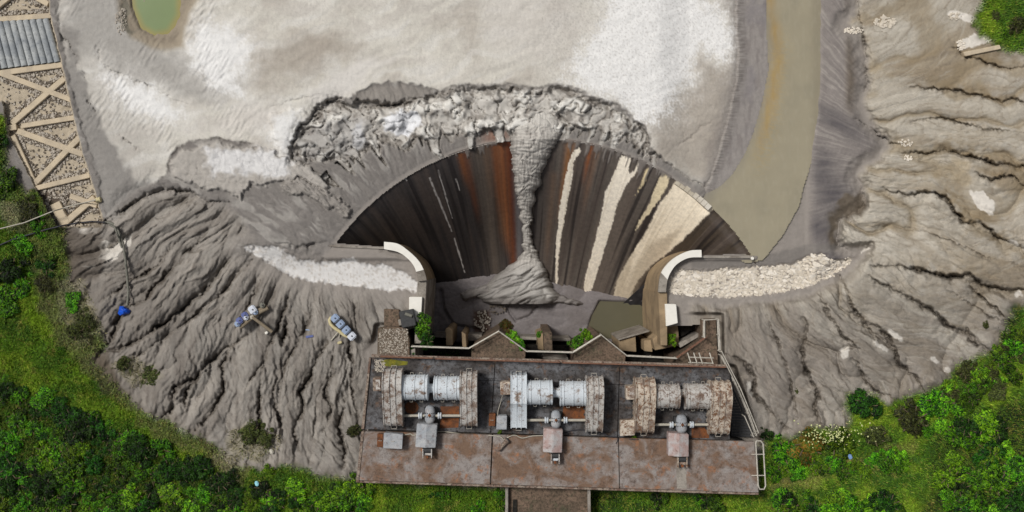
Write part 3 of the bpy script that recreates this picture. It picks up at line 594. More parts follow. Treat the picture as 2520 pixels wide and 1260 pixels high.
for t_ in (TH_, TH2): pnt_poly(t_, C(14, 20, 8), 40, .9); paint(vm*sst(n2-.2*n1, .3, .6)*.5, C(112, 98, 52))  # near-black ground under the thickets paints in the shade between bushes
PALE = [[(150, 700), (200, 690), (250, 800), (200, 860), (150, 780)], [(0, 480), (40, 500), (60, 560), (20, 560)], [(280, 895), (330, 880), (390, 930), (330, 950)], [(560, 1060), (640, 1050), (690, 1080), (640, 1140), (570, 1110)], [(540, 1110), (600, 1120), (560, 1180), (520, 1140)]]
for s_ in PALE: pnt_poly(s_, C(138, 130, 112), 24, .7)
pnt_poly([(1890, 1190), (2100, 1130), (2260, 1080), (2240, 1120), (2080, 1165), (1900, 1220)], C(124, 108, 70), 26, .5)
pnt_poly([(500, 1110), (620, 1165), (600, 1190), (500, 1150)], C(118, 98, 80), 18, .7)

pnt_poly([(90, 640), (165, 690), (225, 780), (262, 860), (330, 1000), (300, 1000), (205, 910), (130, 830), (80, 740)], C(92, 80, 66), 22, .85)
pnt_poly([(30, 470), (160, 500), (165, 690), (90, 640), (40, 560)], C(84, 76, 58), 26, .6)
pnt_poly([(330, 1010), (480, 1075), (560, 1140), (520, 1130), (420, 1090), (330, 1040)], C(96, 84, 66), 14, .7)
for s_ in PALE: pnt_poly(s_, C(150, 142, 122), 20, .55, 10, 14, 5)
col = col*(1-(1-vm)[..., None]*(1-np.array([.985, .998, 1.012], np.float32))); col = col*(1-.16*(wL*(GX < 1000)+wR*sst(GY, 620, 760)).clip(0, 1)*(1-vm))[..., None]
UV = np.zeros(GX.shape+(3,), np.float32); k_ = S*(H-z)/H
UV[..., 0] = (GX-1260)*k_; UV[..., 1] = (630-GY)*k_; UV[..., 2] = z
ny, nx = GX.shape; idx = np.arange(nx*ny).reshape(ny, nx)
F = np.stack([idx[:-1, :-1], idx[1:, :-1], idx[1:, 1:], idx[:-1, 1:]], -1)
kf = (hole[:-1, :-1] < 2.5) | (hole[1:, 1:] < 2.5)
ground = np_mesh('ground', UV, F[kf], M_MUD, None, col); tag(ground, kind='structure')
def gz_at(px, py):
    i = int(np.clip(np.searchsorted(xs, px), 1, nx-1)); j = int(np.clip(np.searchsorted(ys, py), 1, ny-1)); return float(z[j, i])
def gz_max(px, py):
    i = int(np.clip(np.searchsorted(xs, px), 3, nx-4)); j = int(np.clip(np.searchsorted(ys, py), 3, ny-4)); return float(z[j-3:j+4, i-3:i+4].max())
# outer ground beyond the detailed sheet
a = P(-185, -185, 0)[:2]; b = P(2705, 1445, 0)[:2]; big_ = 400
V = []; Fo = []
for ix, xx in enumerate((-big_, a[0], b[0], big_)):
    for yy in (-big_, b[1], a[1], big_): V.append((xx, yy, -.6))
for i in range(3):
    for j in range(3):
        if (i, j) != (1, 1): Fo.append((i*4+j, (i+1)*4+j, (i+1)*4+j+1, i*4+j+1))
oc = np.tile(C(96, 98, 60), (16, 1))
tag(np_mesh('terrain', V, Fo, M_MUD, None, oc, False), kind='structure')

# ------------------------------------------------------------------ water
def water(name, D, zw, x0, x1, y0, y1, colf, step=8, grow=10):
    gx, gy = np.meshgrid(np.arange(x0, x1, step, dtype=np.float32), np.arange(y0, y1, step, dtype=np.float32))
    d = samp(D, gx, gy); c = colf(gx, gy); k = S*(H-zw)/H
    V = np.stack([(gx-1260)*k, (630-gy)*k, np.full_like(gx, zw)], -1); n_y, n_x = gx.shape
    I = np.arange(n_x*n_y).reshape(n_y, n_x); Fq = np.stack([I[:-1, :-1], I[1:, :-1], I[1:, 1:], I[:-1, 1:]], -1)
    o = np_mesh(name, V, Fq[(d[:-1, :-1] > -grow) & (samp(D_HOLE, gx, gy)[:-1, :-1] < 0)], M_WATER, None, c); return tag(o, kind='structure')
def cf(gx, gy):
    c = np.zeros(gx.shape+(3,), np.float32)+C(150, 142, 121)
    def mx(m, t):
        nonlocal c; m = np.clip(m, 0, 1)[..., None]; c = c*(1-m)+t*m
    lft = np.interp(gy, [0, 120, 250, 350, 430, 500, 640], [1890, 1905, 1885, 1850, 1800, 1740, 1730])
    mx(.6*sst(lft-gx+22*pn(gx/40, gy/90, 90)+8*pn(gx/9, gy/14, 93), -30, 40), C(126, 120, 114))
    mx(np.exp(-((gx-np.interp(gy, [0, 60, 150, 300, 420], [1895, 1905, 1915, 1890, 1850]))/14)**2)*sst(420-gy, 0, 150)*(.7+.5*pn(gx/15, gy/50, 91)), C(158, 132, 84))
    mx(sst(gx, 1985, 2012)*.4, C(120, 112, 96)); mx(sst(fbm(gx/60, gy/90, 3, 92), 0, .5)*.4, C(136, 130, 112)); mx(np.exp(-((gx-np.interp(gy, [100, 300, 430], [1922, 1896, 1868]))/26)**2)*sst(pn(gx/12, gy/3.4, 94), -.3, .5)*sst(gy, 60, 130)*sst(460-gy, 0, 90)*.45, C(162, 142, 98)); mx(sst(pn(gx/7, gy/22, 95), .1, .6)*.14, C(166, 160, 142)); return c
water('channel_water', D_WCH, -.34, 1700, 2030, -190, 660, cf, 3, 16)
def cp(gx, gy):
    c = np.zeros(gx.shape+(3,), np.float32)+C(112, 128, 84); m = sst(-samp(D_POND, gx, gy), -22, -2)[..., None]; return c*(1-m)+C(138, 128, 72)*m
water('pond_water', D_POND, -.28, 280, 470, -190, 120, cp, 4, 10)

# ------------------------------------------------------------------ spillway
ths = np.linspace(-57, 60, 520); ts = np.concatenate([[-.05, -.02], np.linspace(0, 1, 200), [1.03]])
TH, TT = np.meshgrid(ths, ts); fx, fy = fun_px(TH, TT); fz = fun_z(TT); fz = np.where(TT < 0, -.65, fz)-.30*sst(TH, 39, 43)*(1-sst(TT, .02, .1)); fz = np.where(TT > 1, -DEPTH-.6, fz)
nA = pn(TH/2.2, TT*1.2, 101); nB = pn(TH/1.15, TT*1.2, 102); nC = pn(TH/.42, TT*1.6, 103); nE = pn(fx/9, fy/9, 104); nD = pn(TH/6, TT*.7, 105)
fc = np.zeros(TH.shape+(3,), np.float32)+C(60, 55, 53)
def fp(m, c):
    global fc
    m = np.clip(m, 0, 1)[..., None]; fc = fc*(1-m)+np.asarray(c, np.float32)*m
fp(sst(TH, -2, 6), C(92, 84, 77)); fp(sst(TH, 28, 44), C(72, 62, 52))
fp(sst(nA, -.1, .4)*.7, C(80, 70, 64)); fp(sst(-nB-.5*nA, .1, .5)*.75, C(36, 31, 31)); fp(sst(nC, .2, .6)*.22, C(94, 84, 76))
fp(sst(-TH, 12, 22)*sst(TT, .25, .9)*.6, C(24, 21, 21)); fp(sst(nC+nB, .4, .9)*sst(TH, 0, 10)*.25, C(120, 108, 96))  # lower left near-black: wet concrete plus painted-in shade of the deep chute
fp(sst(TH, 2, 8)*sst(nD+.6*nB, .0, .5)*.5*sst(34-TH, 0, 8), C(112, 100, 90))
def streak(th, wd, c, t0=-1, t1=2, a=1, jit=.3):
    fp(np.exp(-((TH-th-jit*nB*.5+.15*nE)/wd)**2)*sst(TT, t0, t0+.05)*sst(t1-TT, 0, .25)*a, c)
streak(-9.6, 1.7, C(122, 84, 56), -1, .85, .65); streak(-7.2, 1.4, C(104, 56, 32), -1, 1.1, .9); streak(-8.6, 1.0, C(138, 84, 50), -1, .85, .7); streak(-6.6, .35, C(82, 40, 24), -1, .9, .8); streak(-7.9, .3, C(92, 60, 44), 0, 1, .7); streak(-10.2, .8, C(118, 70, 42), -1, .6, .8); streak(-12.5, .9, C(100, 74, 54), -1, .45, .6)
streak(-18.3, .8, C(122, 74, 42), -1, .35, .85); streak(-17.2, .9, C(104, 58, 34), -.1, .6, .6); streak(-14, 2.2, C(104, 92, 80), 0, 1.1, .5); streak(-5, 1.2, C(108, 104, 104), .15, 1.2, .8)
streak(7.4, .9, C(150, 104, 66), -1, .6, .75); streak(12.2, .55, C(134, 78, 42), -1, .33, .9); streak(13.6, .8, C(122, 92, 72), -1, .5, .5); streak(4.4, .9, C(112, 88, 70), .2, .9, .5)
nJ = pn(fx/3.2, fy/5, 106); nK = pn(fx/22, fy/40, 107)
def fpoly(poly, c, soft=2.5, a=1, wa=1.5): fp(sst(samp(sdf(poly), fx+wa*nE+2*nK, fy+wa*nE*.7)+1.6*nJ, -soft*.6, soft*.6)*a, c)
CR = C(244, 233, 214)
fpoly([(1425, 362), (1430, 372), (1412, 395), (1408, 440), (1392, 520), (1380, 590), (1373, 660), (1371, 720), (1366, 720), (1368, 600), (1376, 520), (1388, 450), (1400, 400), (1410, 372)], CR, 2)
fpoly([(1530, 382), (1553, 388), (1546, 418), (1548, 430), (1560, 420), (1572, 394), (1568, 420), (1545, 450), (1520, 500), (1500, 570), (1480, 640), (1460, 700), (1448, 742), (1434, 740), (1440, 690), (1456, 620), (1478, 540), (1490, 470), (1510, 430)], CR, 2.5)
fpoly([(1594, 412), (1598, 422), (1590, 445), (1572, 470), (1560, 490), (1578, 450), (1586, 425)], C(206, 188, 150), 2)
fpoly([(1630, 424), (1648, 436), (1640, 460), (1618, 500), (1585, 540), (1560, 575), (1572, 545), (1600, 500), (1612, 460)], C(220, 204, 170), 2.5)
fpoly([(1664, 446), (1690, 456), (1720, 476), (1756, 512), (1720, 550), (1680, 590), (1640, 625), (1600, 655), (1570, 690), (1545, 745), (1508, 752), (1515, 700), (1545, 640), (1590, 570), (1625, 500)], C(238, 224, 200), 4)
fpoly([(1600, 600), (1680, 560), (1640, 620), (1580, 680), (1550, 745), (1530, 745), (1560, 660)], C(150, 134, 112), 14, .55)
fpoly([(1508, 752), (1515, 700), (1545, 640), (1560, 620), (1548, 680), (1530, 750)], C(150, 134, 110), 12, .5)
for a_, b_, w_ in (((1057, 437), (1112, 570), 2.2), ((1078, 418), (1113, 538), 1.1), ((1118, 585), (1144, 672), 1.4), ((996, 436), (1002, 446), 2), ((1122, 440), (1132, 470), 1.0)):
    dx_, dy_ = b_[0]-a_[0], b_[1]-a_[1]; t_ = ((fx-a_[0])*dx_+(fy-a_[1])*dy_)/(dx_**2+dy_**2); d_ = np.abs((fx-a_[0])*dy_-(fy-a_[1])*dx_)/math.hypot(dx_, dy_)
    fp(sst(w_*(1-abs(t_-.45))+.8-d_+.8*nE, 0, 1.2)*(t_ > 0)*(t_ < 1), C(176, 170, 164))
mf = pn(TH/1.6, TT*0+2, 108)+.5*pn(TH/.5, TT*3, 109); mw = sst(TH, 5, 9)*sst(33-TH, 0, 6)+.7*sst(TH, -22, -17)*sst(-9-TH, 0, 4)
fp(sst(.035+.20*np.clip(mf, -.15, 1)*mw-TT, 0, .02)*(mw > .05)*.9, C(120, 113, 107)); fz = fz+.10*sst(.035+.20*np.clip(mf, -.15, 1)*mw-TT, 0, .02)*(mw > .05)
pale = sst(fc[..., 0], .45, .6); fp(pale*sst(nC+.6*nB, .1, .8)*.45, C(204, 188, 162)); fp(pale*sst(TT, .55, 1)*.35, C(176, 158, 134))
fz = fz+.02*nC*(TT > 0)
k_ = S*(H-fz)/H; V = np.stack([(fx-1260)*k_, (630-fy)*k_, fz], -1)
n_y, n_x = TH.shape; I = np.arange(n_x*n_y).reshape(n_y, n_x)
tag(np_mesh('spillway_chute', V, np.stack([I[:-1, :-1], I[1:, :-1], I[1:, 1:], I[:-1, 1:]], -1).reshape(-1, 4), M_CHUTE, None, fc), kind='structure')
# crest sill: slightly proud lip segments along the right of the crest
t = thing('crest_sill', P(1700, 470, 0), 'cracked pale concrete sill along the right part of the spillway crest', 'sill')
for a0 in np.arange(33.6, 43.6, 1.25):
    q = [(CXc+(RC+r_)*math.sin(R(a_)), CYc-(RC+r_)*math.cos(R(a_))) for a_, r_ in ((a0, -12), (a0+1.2, -12), (a0+1.2, 2), (a0, 2))]
    MB().prism(q, -.9, -.12+random.uniform(-.02, .02)).build('sill_block', M_CONC, t, .02)

# foot floor of the spillway
gx, gy = np.meshgrid(np.arange(1040, 1640, 2.4, dtype=np.float32), np.arange(640, 900, 2.4, dtype=np.float32))
q1 = pn(gx/26, gy/12, 110); q2 = pn(gx/9+q1, gy/5, 111); q3 = pn(gx/60, gy/40, 112); hcf = sst(gy, 745, 800)
cz = -DEPTH+.25+.22*np.sqrt(np.abs(q3))+.10*np.sqrt(np.abs(q2))+.25*sst(1120-gx, 0, 70)*(1+q1)
dcr = samp(seg_d2([(1200, 716), (1240, 730), (1255, 770), (1270, 790), (1305, 778), (1320, 755)], False), gx, gy); cz -= .5*np.exp(-(dcr/3)**2)
dcr = samp(seg_d2([(1085, 715), (1090, 760), (1115, 800), (1140, 805), (1180, 810)], False), gx, gy); cz -= .6*np.exp(-(dcr/4)**2)
wat = sst(samp(sdf([(1475, 740), (1600, 745), (1600, 840), (1440, 830), (1455, 780)]), gx, gy), -4, 4); cz = cz*(1-wat)+(-DEPTH-.1)*wat
c = np.zeros(gx.shape+(3,), np.float32)+C(114, 108, 107); m = sst(q2, 0, .5)[..., None]*.5; c = c*(1-m)+C(128, 121, 119)*m; m = sst(-q3, 0, .5)[..., None]*.5; c = c*(1-m)+C(104, 97, 94)*m
m = sst(samp(sdf([(1165, 765), (1205, 765), (1205, 820), (1165, 820)]), gx+5*q2, gy), -6, 6)[..., None]; c = c*(1-m)+C(88, 70, 60)*m
k_ = S*(H-cz)/H; V = np.stack([(gx-1260)*k_, (630-gy)*k_, cz], -1); n_y, n_x = gx.shape; I = np.arange(n_x*n_y).reshape(n_y, n_x)
tag(np_mesh('basin_floor', V, np.stack([I[:-1, :-1], I[1:, :-1], I[1:, 1:], I[:-1, 1:]], -1).reshape(-1, 4), M_MUD, None, c), kind='structure')
zw = -DEPTH+.12; pts = [P(a, b, zw) for a, b in ((1430, 720), (1630, 720), (1630, 860), (1430, 860))]
wc = np.tile(C(92, 88, 70), (4, 1)); tag(np_mesh('shallow_water', pts, [(0, 3, 2, 1)], M_WATER, None, wc), kind='structure')
# black slick where water slides along the right guide wall
mb = MB(); rows = 14; vs = []
for i in range(rows+1):
    f_ = i/rows; cx_ = 1650-100*f_**.8; cy_ = 655+98*f_; wv = 10+24*f_
    for j in range(7):
        px_ = cx_+(j/6-.5)*2*wv+10; th_, t_ = fun_inv(np.array([px_]), np.array([cy_])); vs.append(P(px_, cy_, float(fun_z(t_[0]))+.12+.06*math.sin(j*2.1+i*.7)))
sl = np_mesh('water_slide', vs, [(i*7+j, (i+1)*7+j, (i+1)*7+j+1, i*7+j+1) for i in range(rows) for j in range(6)], M_WATER, None, np.tile(C(36, 34, 36), (len(vs), 1))+RNG.random((len(vs), 1)).astype(np.float32)*.02); tag(sl, kind='structure')

# ------------------------------------------------------------------ mud tongue over the crest
yk = np.array([222, 290, 330, 370, 420, 450, 480, 520, 580, 615, 640, 660, 680, 700, 715, 730, 748])
xl = np.array([1300, 1262, 1256, 1256, 1262, 1266, 1270, 1278, 1287, 1286, 1272, 1245, 1215, 1196, 1190, 1168, 1200])
xr = np.array([1360, 1372, 1384, 1360, 1336, 1330, 1318, 1310, 1308, 1318, 1330, 1344, 1352, 1358, 1366, 1380, 1370])
vv = np.linspace(262, 748, 240); uu = np.linspace(0, 1, 70)
VV, UU = np.meshgrid(vv, uu, indexing='ij'); lo = np.interp(VV, yk, xl)+6*pn(VV/17, VV*0, 120)+4*pn(VV/5, VV*0+3, 121); hi = np.interp(VV, yk, xr)+8*pn(VV/21, VV*0, 122)+4*pn(VV/5, VV*0+5, 123)
TX = lo+(hi-lo)*UU; tth, ttt = fun_inv(TX, VV); base = np.where(ttt <= 0.001, -.25, fun_z(ttt)); base = np.maximum(base, -DEPTH+.3)
prof = np.power(np.clip(1-(2*UU-1)**2, 0, 1), .45)
tw = pn(TX/40, VV/30, 129); rough = np.sqrt(np.abs(pn(TX/30+tw, VV/11+.6*tw, 124))+.001)*.26+np.sqrt(np.abs(pn(TX/12+tw*2.5, VV/7+tw*2, 125))+.001)*.12+.06*pn(TX/5, VV/24, 128)
fold = pn((TX*.5+VV*.85)/14, (TX*.85-VV*.5)/60, 126)
low_ = sst(VV, 630, 680); th_ = (1.1-.5*sst(VV, 420, 520)+1.2*low_)*sst(VV, 255, 320)+.1
tz = base-.2+prof*(th_+rough*(1-low_)+low_*(.35*np.sqrt(np.abs(fold))+.9*np.sqrt(np.abs(fold))*.5))
q = (TX*.35+VV)/26+fold*.4; tz += low_*prof*.25*(q-np.floor(q))
tc = np.zeros(TX.shape+(3,), np.float32)+C(182, 177, 169)
def tp(m, c):
    global tc
    m = np.clip(m, 0, 1)[..., None]; tc = tc*(1-m)+np.asarray(c, np.float32)*m
tp(sst(pn(TX/12, VV/8, 127), 0, .4)*.5, C(156, 150, 143)); tp(sst(pn(TX/7, VV/26, 132)+.5*pn(TX/3, VV/9, 133), .05, .6)*.5, C(118, 112, 106)); tp(low_, C(168, 164, 158)); tp(low_*sst(q-np.floor(q), .8, 1)*.6, C(96, 91, 87)); tp(low_*sst(1300-TX+30*fold, 0, 60)*.7, C(126, 121, 116)); tp(sst(.12-UU*(1-UU)*1.0, 0, .06)*.5, C(104, 98, 92)); tp(sst(VV, 725, 745)*.8, C(96, 90, 86))
tp(sst(330-VV, 0, 40)*.6, C(200, 196, 188))
k_ = S*(H-tz)/H; V = np.stack([(TX-1260)*k_, (630-VV)*k_, tz], -1); n_y, n_x = TX.shape; I = np.arange(n_x*n_y).reshape(n_y, n_x)
tag(np_mesh('mud_flow', V, np.stack([I[:-1, :-1], I[1:, :-1], I[1:, 1:], I[:-1, 1:]], -1).reshape(-1, 4), M_MUD, None, tc), kind='structure')
# spread mud shelf at the foot, left and right of the tongue
def mudslab(name, poly, z0, z1, seed, c):
    D = sdf(poly); xs_ = [p[0] for p in poly]; ys_ = [p[1] for p in poly]
    gx, gy = np.meshgrid(np.arange(min(xs_)-4, max(xs_)+4, 2.2, dtype=np.float32), np.arange(min(ys_)-4, max(ys_)+4, 2.2, dtype=np.float32))
    d = samp(D, gx+3*pn(gx/12, gy/12, seed), gy+3*pn(gx/12, gy/12, seed+1)); f_ = pn((gx*.4+gy)/9, (gx-gy*.4)/40, seed+2)
    zz = z0+(z1-z0)*sst(d, -2, 5)+.25*np.sqrt(np.abs(f_))*sst(d, 0, 5); cc = np.zeros(gx.shape+(3,), np.float32)+C(*c); m = sst(f_, 0, .5)[..., None]*.35; cc = cc*(1-m)+C(150, 145, 139)*m
    k = S*(H-zz)/H; V = np.stack([(gx-1260)*k, (630-gy)*k, zz], -1); a, b = gx.shape; I = np.arange(a*b).reshape(a, b); Fq = np.stack([I[:-1, :-1], I[1:, :-1], I[1:, 1:], I[:-1, 1:]], -1)
    tag(np_mesh(name, V, Fq[d[:-1, :-1] > -3], M_MUD, None, cc), kind='structure')
mudslab('mud_shelf', [(1128, 722), (1160, 712), (1195, 700), (1225, 700), (1260, 720), (1200, 724), (1175, 728), (1152, 742), (1138, 736)], -DEPTH+.2, -DEPTH+1.3, 130, (122, 116, 111))
mudslab('mud_shelf', [(1330, 715), (1372, 722), (1410, 735), (1440, 746), (1430, 752), (1385, 748), (1340, 746)], -DEPTH+.2, -DEPTH+.9, 140, (116, 110, 106))

# ------------------------------------------------------------------ guide walls
def guide(name, O, I_, label, mirror, extra):
    t = thing(name, P(*O[3], 0), label, 'retaining wall')
    # smooth the outlines
    def cat(p):
        r = []
        for i in range(len(p)-1):
            p0 = p[max(i-1, 0)]; p1 = p[i]; p2 = p[i+1]; p3 = p[min(i+2, len(p)-1)]
            for k in range(6):
                u = k/6; r.append(tuple(.5*((2*p1[j])+(-p0[j]+p2[j])*u+(2*p0[j]-5*p1[j]+4*p2[j]-p3[j])*u*u+(-p0[j]+3*p1[j]-3*p2[j]+p3[j])*u**3) for j in (0, 1)))
        return r+[p[-1]]
    o = cat(O); i2 = cat(I_); n = len(o)
    def strip(z0, z1, oo, ii):
        m = MB(); vs = []
        for a, b in zip(oo, ii):
            A = P(*a, z1); B = P(*b, z1); vs += [A, B, (B[0], B[1], z0), (A[0], A[1], z0)]
        fs = []
        for k in range(len(oo)-1):
            for j in range(4): fs.append((4*k+j, 4*k+(j+1) % 4, 4*k+4+(j+1) % 4, 4*k+4+j))
        fs += [(0, 1, 2, 3), tuple(4*(len(oo)-1)+j for j in (3, 2, 1, 0))]
        return m.add(vs, fs)
    strip(.02, .45, o[:-7], i2[:-7]).build('cap', M_WHITE, t)
    strip(.0, .40, o[-8:], i2[-8:]).build('cap', M_CONCG, t, label='grey mud-stained end of the cap')
    sh = [(a[0]*.9+b[0]*.1, a[1]*.9+b[1]*.1) for a, b in zip(o, i2)]; sh2 = [(a[0]*.1+b[0]*.9, a[1]*.1+b[1]*.9) for a, b in zip(o, i2)]
    strip(-DEPTH-.5, .02, sh, sh2).build('wall_face', M_CONCT, t)
    for poly, z0, z1, mt, nm in extra: MB().prism(poly, z0, z1).build(nm, mt, t, .03)
    return t
guide('guide_wall', LCAP_O, LCAP_I, 'curved white-capped guide wall on the left side of the spillway mouth', 1,
      [([(1028, 692), (1050, 690), (1042, 845), (1020, 845)], -DEPTH-.5, -.05, M_CONCG, 'wall_face'), ([(1007, 731), (1039, 731), (1035, 800), (1006, 800)], -.6, .35, M_WHITE, 'pad')])
guide('guide_wall', RCAP_O, RCAP_I, 'curved white-capped guide wall on the right side of the spillway mouth', -1,
      [([(1620, 719), (1642, 719), (1642, 850), (1626, 850)], -DEPTH-.5, -.05, M_CONCT, 'wall_face'), ([(1637, 748), (1664, 749), (1668, 795), (1640, 803)], -.6, .35, M_WHITE, 'pad')])
mb = MB().prism([(806, 604), (822, 603), (946, 609), (946, 613), (822, 608)], -9, -.05); tag(mb.build('bank_wall', M_CONCG), 'thin grey concrete edge of the left bank, left of the left curved wall', 'retaining wall')
mb = MB().prism([(1726, 630), (1853, 630), (1853, 635), (1726, 635)], -9, -.05); tag(mb.build('bank_wall', M_CONCG), 'thin grey concrete edge of the right bank beside the channel mouth', 'retaining wall')
MB2 = MB().lathe(P(1851, 636, -.05), (0, 0, 1), [(0, .16), (.12, .18), (.25, .12)], 10); tag(MB2.build('marker_post', M_WHITE), 'small white round marker at the right end of the crest', 'marker')

# stone-paved apron right of the spillway: irregular stones as parts
def stone_mesh(seed, n=7, r=1.0, h=.35):
    rg = random.Random(seed); b = [];
    an = sorted((2*math.pi*i/n+rg.uniform(-.25, .25)) for i in range(n)); rr = [r*rg.uniform(.75, 1.1) for _ in an]
    bot = [(rr[i]*math.cos(a), rr[i]*math.sin(a), -h) for i, a in enumerate(an)]; mid = [(x, y, h*.35+rg.uniform(-.05, .05)) for x, y, _ in bot]
    top = [(x*.78, y*.78, h*.5+rg.uniform(-.07, .07)) for x, y, _ in bot]
    f = [(i, (i+1) % n, n+(i+1) % n, n+i) for i in range(n)]+[(n+i, n+(i+1) % n, 2*n+(i+1) % n, 2*n+i) for i in range(n)]+[tuple(range(2*n, 3*n))]
    return bot+mid+top, f
SM = []
for s_ in range(6):
    v, f = stone_mesh(s_); me = bpy.data.meshes.new('stone'); me.from_pydata(v, [], f); me.materials.append(M_PAVE); SM.append(me)
t = thing('stone_apron', P(1860, 690, -.5), 'pale stone-paved apron beside the right curved guide wall', 'paving')
cnt = 0; placed = []; tries = 0
while cnt < 296 and tries < 40000:
    tries += 1; px_ = random.uniform(1646, 2095); py_ = random.uniform(620, 735)
    d_ = float(samp(D_RSTRIP, np.float32(px_), np.float32(py_)))
    if d_ < 2: continue
    r_ = random.choice([random.uniform(3.4, 6), random.uniform(5, 10.5)])
    if pn(np.float32(px_/26), np.float32(py_/11), 150) < -.22: continue
    if any((px_-a)**2+((py_-b)*1.35)**2 < (.86*(r_+c_))**2 for a, b, c_ in placed): continue
    placed.append((px_, py_, r_)); g_ = gz_at(px_, py_)-.04+.05*random.random()
    o = bpy.data.objects.new('stone', SM[cnt % 6]); COL.objects.link(o); o.parent = t
    o.location = Vector(P(px_, py_, g_+.02))-Vector(t.location); o.scale = (r_*S*1.15*random.uniform(.85, 1.25), r_*S*.74*random.uniform(.8, 1.15), .16); o.rotation_euler = (random.uniform(-.06, .06), random.uniform(-.06, .06), random.uniform(-.5, .5)); cnt += 1
# fine stones between: stuff
def scatter_stones(name, pts, rmin, rmax, mat, parent=None, seed=3, flat=.6):
    vs = []; fs = []; rg = random.Random(seed)
    for (px_, py_, z_) in pts:
        r_ = rg.uniform(rmin, rmax)*S; v, f = stone_mesh(rg.randrange(999), 5, 1, flat); a = rg.uniform(0, 6.28); ca, sa = math.cos(a), math.sin(a); ex = rg.uniform(.7, 1.5); o_ = P(px_, py_, z_); n = len(vs)
        vs += [(o_[0]+r_*(x*ex*ca-y*sa), o_[1]+r_*(x*ex*sa+y*ca), o_[2]+r_*zz*1.2) for x, y, zz in v]; fs += [tuple(i+n for i in q) for q in f]
    m = MB(); m.v = vs; m.f = fs; o = m.build(name, mat, parent); o['kind'] = 'stuff'; return o
pts = []
while len(pts) < 900:
    px_ = random.uniform(1644, 2100); py_ = random.uniform(615, 738)
    if float(samp(D_RSTRIP, np.float32(px_), np.float32(py_))) > -1: pts.append((px_, py_, gz_at(px_, py_)+.02))
scatter_stones('small_stones', pts, 1.6, 3.6, M_PAVE, t)

# ------------------------------------------------------------------ revetment on the left
t = thing('concrete_revetment', P(100, 300, 0), 'sloping bank lattice of tan crossed concrete beams filled with stones, along the left edge', 'revetment')
BEAMS = [((-150, 58), (126, 38), 13), ((-150, 200), (158, 158), 14), ((-20, 172), (176, 246), 13), ((158, 192), (28, 304), 14), ((52, 310), (184, 289), 12), ((42, 322), (204, 380), 14), ((195, 338), (88, 448), 14), ((76, 466), (220, 431), 12), ((28, 334), (84, 458), 18), ((-60, 325), (40, 312), 14),
         ((172, 482), (238, 506), 13), ((232, 486), (150, 556), 15), ((-60, 60), (60, -40), 12), ((60, -20), (118, 10), 12), ((134, 500), (160, 552), 26)]
for i, (a, b, w_) in enumerate(BEAMS):
    dx_, dy_ = b[0]-a[0], b[1]-a[1]; l_ = math.hypot(dx_, dy_); nx_, ny_ = -dy_/l_*w_/2, dx_/l_*w_/2; zt = .10+.006*i
    MB().prism([(a[0]+nx_, a[1]+ny_), (b[0]+nx_, b[1]+ny_), (b[0]-nx_, b[1]-ny_), (a[0]-nx_, a[1]-ny_)], -.6, zt).build('beam', M_BEAM, t, .03)
for k in range(18):
    x_ = -130+16.2*k; top = (x_, 54-x_*.06); bot = (x_+29, 170-(x_+29)*.12)
    if top[0] > 122: break
    a_ = Vector(P(*top, .05)); b_ = Vector(P(*bot, .05)); d_ = (b_-a_).normalized(); u_ = Vector((-d_.y, d_.x, 0)); m = MB(); r_ = .31
    vs = [c_+u_*r_*math.cos(t_)*1+Vector((0, 0, r_*.8*math.sin(t_))) for c_ in (a_, b_) for t_ in np.linspace(0, math.pi, 9)]
    m.add(vs, [(j, j+1, 10+j, 9+j) for j in range(8)]+[tuple(range(9)), tuple(range(17, 8, -1))]).build('rib', M_RIB, t, 0, 40)
bd = [seg_d2([a, b], False)-w_/2 for a, b, w_ in BEAMS]; BD = np.minimum.reduce(bd)
pts = []; ptd = []
for _ in range(60000):
    px_ = random.uniform(-60, 262); py_ = random.uniform(-60, 560)
    if float(samp(D_REV, np.float32(px_), np.float32(py_))) < 1: continue
    if 45 < py_ < 170-px_*.1 and px_ < 150: continue
    d_ = float(samp(BD, np.float32(px_), np.float32(py_)))
    if d_ < 0: continue
    if d_ < 12 or random.random() < .06: (pts if random.random() < .55 else ptd).append((px_, py_, -.22+random.uniform(0, .08)))
    if len(pts)+len(ptd) > 5200: break
scatter_stones('stone_fill', pts, 1.3, 3.3, M_STONE, t, 5); scatter_stones('stone_fill', ptd, 1.3, 3.0, M_RUBB, t, 6)
def pile(name, label, cx_, cy_, rx_, ry_, n, r0, r1, mat, z_=None, seed=9):
    rg = random.Random(seed); ps = []
    for _ in range(n):
        a = rg.uniform(0, 6.28); q_ = math.sqrt(rg.random()); px_, py_ = cx_+rx_*q_*math.cos(a), cy_+ry_*q_*math.sin(a); ps.append((px_, py_, (gz_at(px_, py_) if z_ is None else z_)+.04))
    return tag(scatter_stones(name, ps, r0, r1, mat, None, seed), label, 'stones')
pile('stone_pile', 'cluster of white stones at the right bank of the channel near the top', 2100, 75, 24, 8, 60, 1.8, 3.6, M_PAVE, seed=11)
pile('stone_pile', 'denser heap of white stones in the eroded gully, upper right', 2178, 54, 26, 14, 90, 2, 4.2, M_PAVE, seed=12)
pile('stone_pile', 'few white stones scattered on the right slope at mid height', 2228, 352, 20, 9, 30, 1.6, 3, M_PAVE, seed=13)
pile('stone_pile', 'small string of white stones below the scattered ones on the right slope', 2236, 388, 12, 6, 12, 1.8, 3.4, M_PAVE, seed=14)
pile('stone_pile', 'pale rubble on the brown soil beside the green pond', 298, 50, 14, 34, 90, 1.0, 2.6, M_STONE, seed=15)
pile('stone_pile', 'rubble on the brown patch on the floor at the spillway foot', 1188, 790, 22, 26, 80, 1.5, 3.4, M_STONE, -DEPTH+.6, seed=16)
